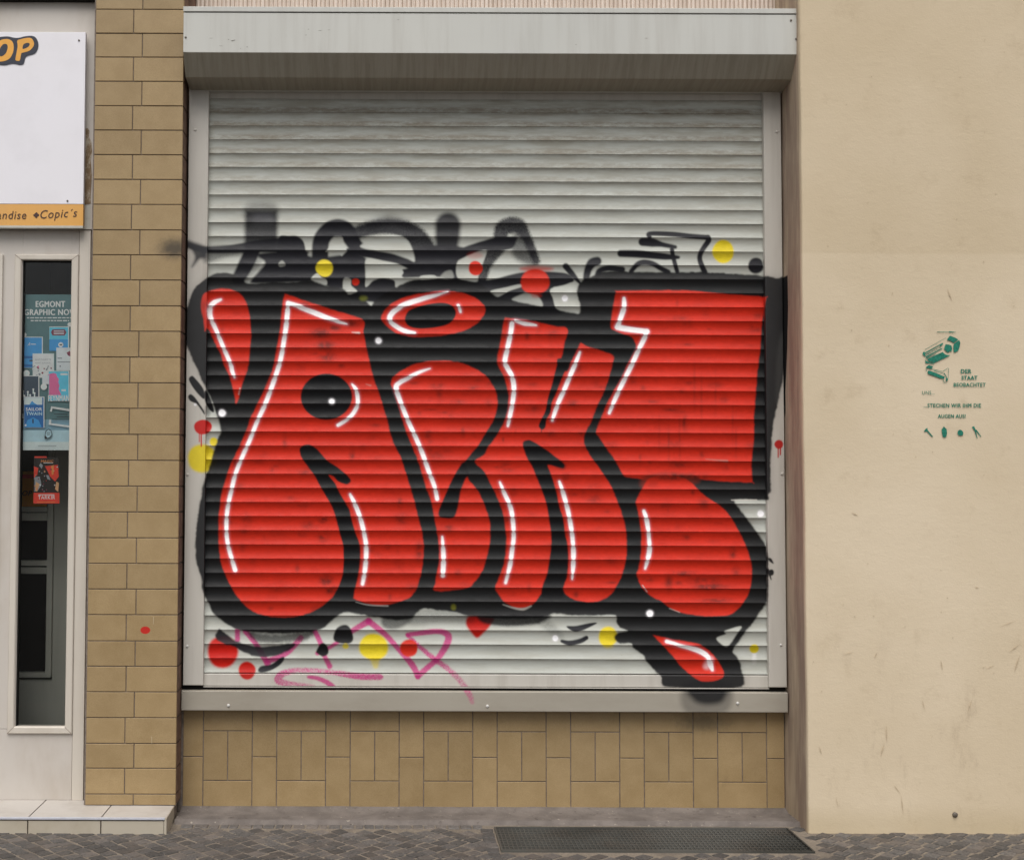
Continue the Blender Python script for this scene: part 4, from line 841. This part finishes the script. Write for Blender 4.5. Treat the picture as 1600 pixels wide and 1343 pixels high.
cir(95, 538.5, 4, 'white'); rc(93, 537.5, 97, 539.4, 'ink'); rc(88, 543, 118, 578.5, 'lav', border='white'); pg([(104, 551), (109, 548), (112, 553), (110, 557), (106, 555)], 'mar'); rc(90, 559, 97, 560, 'navy'); rc(90, 565, 112, 565.8, 'navy'); cir(94, 572, 1, 'navy')
rc(51, 552, 84.5, 590, 'white', border='pale'); tx('ANTOINETTE', 55, 80, 563, 2.6, 'steel', 0); tx('KEHRT ZURUECK', 55, 79, 568, 2.2, 'steel', 0)
random.seed(4)
for k in range(26): x, y = random.uniform(51.5, 80), random.uniform(572, 588); cir(x, y, random.uniform(.7, 1.9), random.choice(['pink', 'mar', 'steel', 'lav', 'white']))
cir(41.5, 583, 5, 'white'); cir(41.5, 583, 2.6, 'pale'); rc(66, 586, 76, 600, 'lav')
rc(31.5, 586.5, 61.5, 640, 'navy', border='white')
for x, y in ((36, 611), (43.5, 612), (52, 608), (47, 617), (54, 614), (38, 618)): cir(x, y, 1.5, 'white'); rc(x - 1, y + 1.5, x + 1, y + 7, 'pale')
cir(68.5, 604, 5, 'white'); cir(68.5, 604, 2.4, 'pale')
rc(76, 579, 108.5, 626, 'cyan', border='pale'); pg([(77, 584), (84, 582.5), (88, 584), (89, 588), (92, 592), (91, 597), (93, 602), (91.5, 608), (94, 613), (96, 617), (76.5, 617)], 'pink'); rc(94.5, 583, 105.5, 586, 'white'); rc(96, 608, 103, 611, 'lav')
tx('FEYNMAN', 75.5, 108, 626.5, 9.5, 'white', .04)
rc(37.5, 619.5, 69.5, 668, 'deep', border='white'); rc(38, 621, 66, 632, 'pale'); pg([(46, 632), (50, 626), (53, 629), (58, 632)], 'blue'); tx('SAILOR', 40.5, 65.5, 641.5, 5, 'white', .05); tx('TWAIN', 41, 65.5, 648.5, 5, 'sky', .05); pg([(39, 667), (43, 656), (52, 652), (60, 656), (65, 667)], 'blue'); rc(50.5, 654, 52.5, 661, 'ink'); cir(40, 664, 1.6, 'white')
pg([(31, 645), (36, 646), (36.5, 653), (31, 654.5)], 'white')
pg([(80, 634.5), (116, 640), (116, 643.5), (82, 638), (81, 643), (78, 642.5)], 'white'); pg([(77, 655), (80, 655.5), (80, 661), (116, 665.5), (116, 669), (76, 663)], 'white'); rc(84, 646, 106, 647, 'ink'); rc(89, 650.5, 108, 651.5, 'ink'); rc(81, 654.6, 110, 655.6, 'ink')
pg([(70, 680), (71, 673), (75.5, 670), (80, 672), (81.5, 678), (79, 683), (74, 685), (70, 686), (69.5, 683)], 'ink'); pg([(70.9, 680), (72, 674), (75.5, 671), (79.3, 673), (80.6, 678), (78.4, 682.2), (74, 684)], 'sky'); rc(72.5, 675, 79, 676, 'ink'); rc(73, 678, 78.5, 679, 'ink')
rc(59, 695.8, 88, 696.4, 'navy')
o = PM.build('poster', mats, tri=True); o['label'] = 'teal graphic novel poster with book covers behind the narrow glass pane'; o['category'] = 'poster'
PM = MB(); lay_[0] = 0
PM.poly([(53, 713), (57, 712.6), (72, 713.8), (92, 715), (93, 760), (93, 786), (75, 787.5), (52, 786.5), (52.5, 750)], YG + .0003, ix_['dark'])
rc(54, 712.6, 73, 715, 'red'); tx('MAGIC', 64, 83.5, 722, 3.6, 'orange', .03, .1); rc(68, 722.4, 83, 723.2, 'white')
random.seed(9)
pg([(53, 728), (60, 731), (58, 742), (53, 746)], 'red'); pg([(70, 728), (90, 726), (92, 744), (86, 752), (78, 744), (74, 735)], 'red')
pg([(54, 745), (64, 744), (68, 752), (60, 765), (54, 768)], 'steel'); pg([(60, 738), (64, 728), (68, 733), (72, 738), (78, 746), (86, 762), (88, 770), (66, 771), (64, 752)], 'dark'); pg([(61, 727), (63.5, 723), (67, 727), (65, 732)], 'steel'); pg([(72, 742), (76, 742), (79, 750), (74, 748)], 'steel'); pg([(80, 728), (84, 726), (84, 740), (81, 742)], 'orange'); pg([(56, 752), (62, 756), (58, 768), (55, 766)], 'skin'); pg([(88, 752), (92, 754), (91, 768), (86, 764)], 'skin')
for k in range(30): cir(random.uniform(54, 91), random.uniform(727, 768), random.uniform(.4, 1.3), random.choice(['steel', 'red', 'dark', 'skin', 'lav', 'mar']))
rc(52.2, 769.5, 93, 786.3, 'red'); tx('TARKIR', 59.5, 86, 779.6, 6, 'white', .02); rc(60, 772, 85, 773.1, 'white'); rc(58, 783.8, 86, 784.6, 'orange')
o = PM.build('flyer', mats, tri=True); o['label'] = 'small red and black card game flyer below the poster behind the glass'; o['category'] = 'flyer'

# ------------------------------------------------------------------ sign over the door
YSg = YD - .045
M['board'] = metal_paint('sign_board', (236, 234, 240), (200, 198, 200), .18, .35, (2, 2, 2))
SG = thing('shop_sign', 'white shop sign board with orange lettering and an orange bottom band above the door', 'sign', (-1.8, YSg, Z_(60, 350, YSg)))
xs_r = X_(136.5, 52, YSg); xs_l = -2.75; z_s1 = Z_(136, 50.5, YSg); z_s0 = Z_(127, 354, YSg); z_bd = Z_(127, 319.5, YSg)
xs_r = (X_(136.5, 52, YSg) + X_(127, 354, YSg)) / 2
mb = MB(); mb.box(xs_l, xs_r, YSg, YSg + .022, z_bd + .0015, z_s1); mb.build('board', M['board'], SG, bevel=.001)
M['band'] = metal_paint('orange_band', (224, 164, 72), (190, 140, 70), .15, .35)
mb = MB(); mb.box(xs_l, xs_r, YSg - .0008, YSg + .022, z_s0 + .003, z_bd); mb.box(xs_l, xs_r, YSg - .0005, YSg + .022, z_bd, z_bd + .0018, 1); mb.box(xs_l, xs_r, YSg - .002, YSg + .024, z_s0 - .006, z_s0 + .0028, 2)
mb.build('band', [M['band'], M['brown'], M['inner']], SG)
M['sgnink'] = flat('sign_ink', (44, 48, 62), .4); M['sgnorange'] = flat('sign_orange', (232, 168, 70), .4); M['sgnbrown'] = flat('sign_brown', (70, 46, 40), .4)
mb = MB()
def q5(pts): return [(x / 5, y / 5) for x, y in pts]
def smp(pts, k=4): return [tuple(v) for v in smooth(pts, True, k)]
blobp = q5([(-60, 300), (0, 290), (60, 286), (110, 296), (150, 296), (200, 284), (262, 284), (294, 320), (298, 370), (272, 418), (204, 444), (186, 496), (160, 508), (118, 500), (84, 500), (40, 510), (-20, 505), (-60, 480), (-78, 400)])
mb.poly(smp(blobp), YSg - .0022, 0)
mb.poly(smp(q5([(-36, 470), (-52, 420), (-40, 360), (0, 318), (50, 306), (88, 318), (106, 352), (102, 410), (70, 462), (10, 482)])), YSg - .0026, 1)
mb.poly(smp(q5([(-6, 420), (2, 374), (28, 346), (54, 348), (60, 372), (48, 412), (24, 436), (2, 440)])), YSg - .003, 0)
mb.poly(smp(q5([(120, 468), (128, 420), (138, 360), (134, 320), (160, 308), (205, 298), (244, 300), (264, 330), (262, 362), (228, 398), (180, 412), (166, 420), (156, 470), (140, 477)]), 3), YSg - .0026, 1)
mb.poly(smp(q5([(176, 382), (184, 348), (214, 336), (232, 344), (224, 364), (200, 378)]), 3), YSg - .003, 0)
text_faces(mb, 'SH', -92, -18, 96, 32, YSg - .0018, 0, .2, .09); text_faces(mb, 'SH', -88, -22, 94, 28, YSg - .0026, 1, .2, .04)
mb.build('lettering', [M['sgnink'], M['sgnorange'], M['sgnbrown']], SG, tri=True); mb = MB()
for k_ in (0, 1):
    text_faces(mb, 'Merchandise', -52, 41, 342, 12.5, YSg - .0022 - k_ * .0002, 2, .18, .004)
mb.build('lettering', [M['sgnink'], M['sgnorange'], M['sgnbrown']], SG, tri=True); mb = MB()
text_faces(mb, 'Copic\u00b4s', 63, 120.5, 341.5, 13, YSg - .0022, 2, .22, .004, -3)
mb.poly([(51.5, 336), (57, 331.5), (61.5, 336), (56.5, 341)], YSg - .0022, 2)
mb.build('lettering', [M['sgnink'], M['sgnorange'], M['sgnbrown']], SG, tri=True)
for px, py in ((123.5, 63.5), (105.5, 314)):
    s_ = MB(); x, _, z = at(px, py, YSg); s_.disc(x, YSg, z, .004, .003); s_.build('screw', M['screwd'], SG, True)

# ------------------------------------------------------------------ doorstep
DS = thing('doorstep', 'low white tiled doorstep with a metal edge, in front of the door and pilaster', 'step', (-1.6, -.3, 0))
yst = -.29; zst = zs[-1]; xst = XPR - .004
mb = MB(); joints = [X_(40 + 4, 1268, yst), X_(158, 1276, yst)]
edges = [XD0, joints[0] - .29 * 3, joints[0] - .29 * 2, joints[0] - .29, joints[0], joints[1], xst]
for a, b in zip(edges[:-1], edges[1:]):
    mb.box(a + .0025, b - .0025, yst + .004, YD - .001, zst - .010, zst - .001, 0)
mb.box(XD0, xst - .003, yst + .006, YD - .002, .0, zst - .006, 1)
mb.build('tread', [M['steptop'], M['grout']], DS)
mb = MB()
for a, b in zip(edges[:-1], edges[1:]): mb.box(a + .0025, b - (.0105 if b == xst else .0025), yst - .004, yst + .004, -.02, zst - .012, 0)
mb.box(xst - .009, xst, yst - .004, YP - .0, -.02, zst - .002, 0)
mb.build('riser', M['stepfront'], DS)
mb = MB(); mb.box(XD0, xst - .006, yst - .008, yst + .0035, zst - .007, zst + .0006); mb.build('edge_strip', M['edge'], DS, bevel=.001)

# ------------------------------------------------------------------ light well grate
GX0, GX1, GY0, GY1 = .412, 1.500, -.500, -.200
G = thing('light_well_grate', 'rusty steel mesh grate over a light well at the foot of the tiled wall', 'grate', ((GX0 + GX1) / 2, GY0, 0))
M['steel'] = metal_paint('grate_steel', (50, 50, 46), (62, 48, 36), .6, .5, (2, 2, 2))
mb = MB()
mb.box(GX0, GX1, GY0, GY0 + .006, -.04, .004); mb.box(GX0, GX1, GY1 - .006, GY1, -.04, .004); mb.box(GX0, GX0 + .006, GY0 + .0062, GY1 - .0062, -.04, .004); mb.box(GX1 - .006, GX1, GY0 + .0062, GY1 - .0062, -.04, .004)
mb.build('grate_frame', M['steel'], G)
mb = MB(); n_ = 10
for k in range(1, n_):
    y = GY0 + (GY1 - GY0) * k / n_; mb.box(GX0 + .007, GX1 - .007, y - .0025, y + .0025, -.022, .0)
mb.build('bearing_bars', M['steel'], G)
mb = MB(); k = GX0 + .018
while k < GX1 - .012:
    mb.box(k - .0017, k + .0017, GY0 + .007, GY1 - .007, -.020, -.0015); k += .0152
mb.build('cross_bars', M['steel'], G)
mb = MB(); zq = -.6
for a in ([(GX0, GY0), (GX1, GY0)], [(GX1, GY0), (GX1, GY1)], [(GX1, GY1), (GX0, GY1)], [(GX0, GY1), (GX0, GY0)]):
    mb.face([(a[0][0], a[0][1], zq), (a[1][0], a[1][1], zq), (a[1][0], a[1][1], -.012), (a[0][0], a[0][1], -.012)])
mb.face([(GX0, GY0, zq), (GX1, GY0, zq), (GX1, GY1, zq), (GX0, GY1, zq)])
mb.build('shaft', M['dark'], G)

m_ = MB(); M['chip'] = flat('chip_light', (196, 180, 150), .8)
for a, b, w_ in (((240, 963), (239.5, 975), .9), ((237, 1150), (237.2, 1161), .9),):
    m_.poly([(a[0] - w_ / 2, a[1]), (a[0] + w_ / 2, a[1]), (b[0] + w_ / 3, b[1]), (b[0] - w_ / 3, b[1])], YP - .0022)
m_.build('tile_scratch', M['chip'], B)['kind'] = 'stuff'
# ------------------------------------------------------------------ pavement
mb = MB(); zbed = -.0035; L = 60
for (a, b, c_, d) in ((-L, GX0, -L, .02), (GX1, L, -L, .02), (GX0, GX1, -L, GY0), (GX0, GX1, GY1, .02)):
    if a == -L: a = -3.3
    if b == L: b = 4.5
    mb.face([(a, max(c_, -2.4), zbed), (b, max(c_, -2.4), zbed), (b, d, zbed), (a, d, zbed)], 1)
for (a, b, c_, d) in ((-L, L, -L, -2.4), (-L, -3.3, -2.4, .02), (4.5, L, -2.4, .02)):
    mb.face([(a, c_, zbed), (b, c_, zbed), (b, d, zbed), (a, d, zbed)], 2)
def stone(cx_, cy_, hw, hh, ang, tint, jit=.004, lift=0):
    mb.tint = tint; z = random.uniform(-.0010, .0006) + lift; tx_, ty_ = random.uniform(-.018, .018), random.uniform(-.018, .018)
    ca, sa = math.cos(ang), math.sin(ang); base, top = [], []
    for sx, sy in ((-1, -1), (1, -1), (1, 1), (-1, 1)):
        a, b = sx * hw + random.uniform(-jit, jit), sy * hh + random.uniform(-jit, jit)
        for lst, s_ in ((base, 1.0), (top, .86)):
            x, y = cx_ + (a * ca - b * sa) * s_, cy_ + (a * sa + b * ca) * s_
            if GX0 - .002 < cx_ < GX1 + .002 or GY0 < y < GY1:
                if GX0 < x < GX1 and GY0 < y < GY1:
                    if cy_ < GY0: y = GY0 - .002
                    elif cx_ < GX0: x = GX0 - .002
                    else: x = GX1 + .002
            lst.append((x, y, (zbed - .004) if lst is base else z + (x - cx_) * tx_ + (y - cy_) * ty_))
    mid = [(b_[0] * .6 + t_[0] * .4, b_[1] * .6 + t_[1] * .4, t_[2] - .0016) for b_, t_ in zip(base, top)]
    i = len(mb.v); mb.v += base + mid + top
    for r_ in (0, 4):
        for k in range(4): l = (k + 1) % 4; mb.f.append([i + r_ + k, i + r_ + l, i + r_ + 4 + l, i + r_ + 4 + k]); mb.m.append(0); mb.c.append(tint)
    mb.f.append([i + 8, i + 9, i + 10, i + 11]); mb.m.append(0); mb.c.append(tint)
s_ = .055; ang = R(43); ca, sa = math.cos(ang), math.sin(ang)
for i in range(-120, 120):
    for j in range(-120, 120):
        u_, v_ = i * s_ + random.uniform(-.003, .003) + .008 * math.sin(j * .21), j * s_ + (.012 if i % 2 else 0) + random.uniform(-.003, .003)
        cx_, cy_ = u_ * ca - v_ * sa + .6, u_ * sa + v_ * ca - 1.3
        if not (-3.2 < cx_ < 4.4 and -2.3 < cy_ < -.16): continue
        if GX0 - .055 < cx_ < GX1 + .03 and GY0 - .03 < cy_: continue
        if cx_ < XPR and cy_ > -.27: continue
        if XPR <= cx_ < GX0 and cy_ > -.235: continue
        if cx_ > XR and cy_ > YR - .005: continue
        ti = random.uniform(.72, 1.25) * (1.15 if random.random() < .12 else 1)
        if cy_ > -.42: ti *= 1.12
        stone(cx_, cy_, s_ * .448, s_ * .420, ang + random.uniform(-.06, .06), ti, .003)
x = XPR + .03
while x < GX0 - .05:                               # straight row along the footing
    l_ = random.uniform(.03, .055); stone(x + l_ / 2, -.19, l_ / 2 - .002, .022, random.uniform(-.03, .03), random.uniform(1.2, 1.7), .002); x += l_
y = -.21
while y > -.52:
    stone(GX0 - .028, y - .03, .023, .027, 0, random.uniform(.9, 1.4), .003); y -= .06
mb.tint = 1
o = mb.build('pavement', [M['sett'], M['sand'], M['asphalt']]); o['kind'] = 'structure'
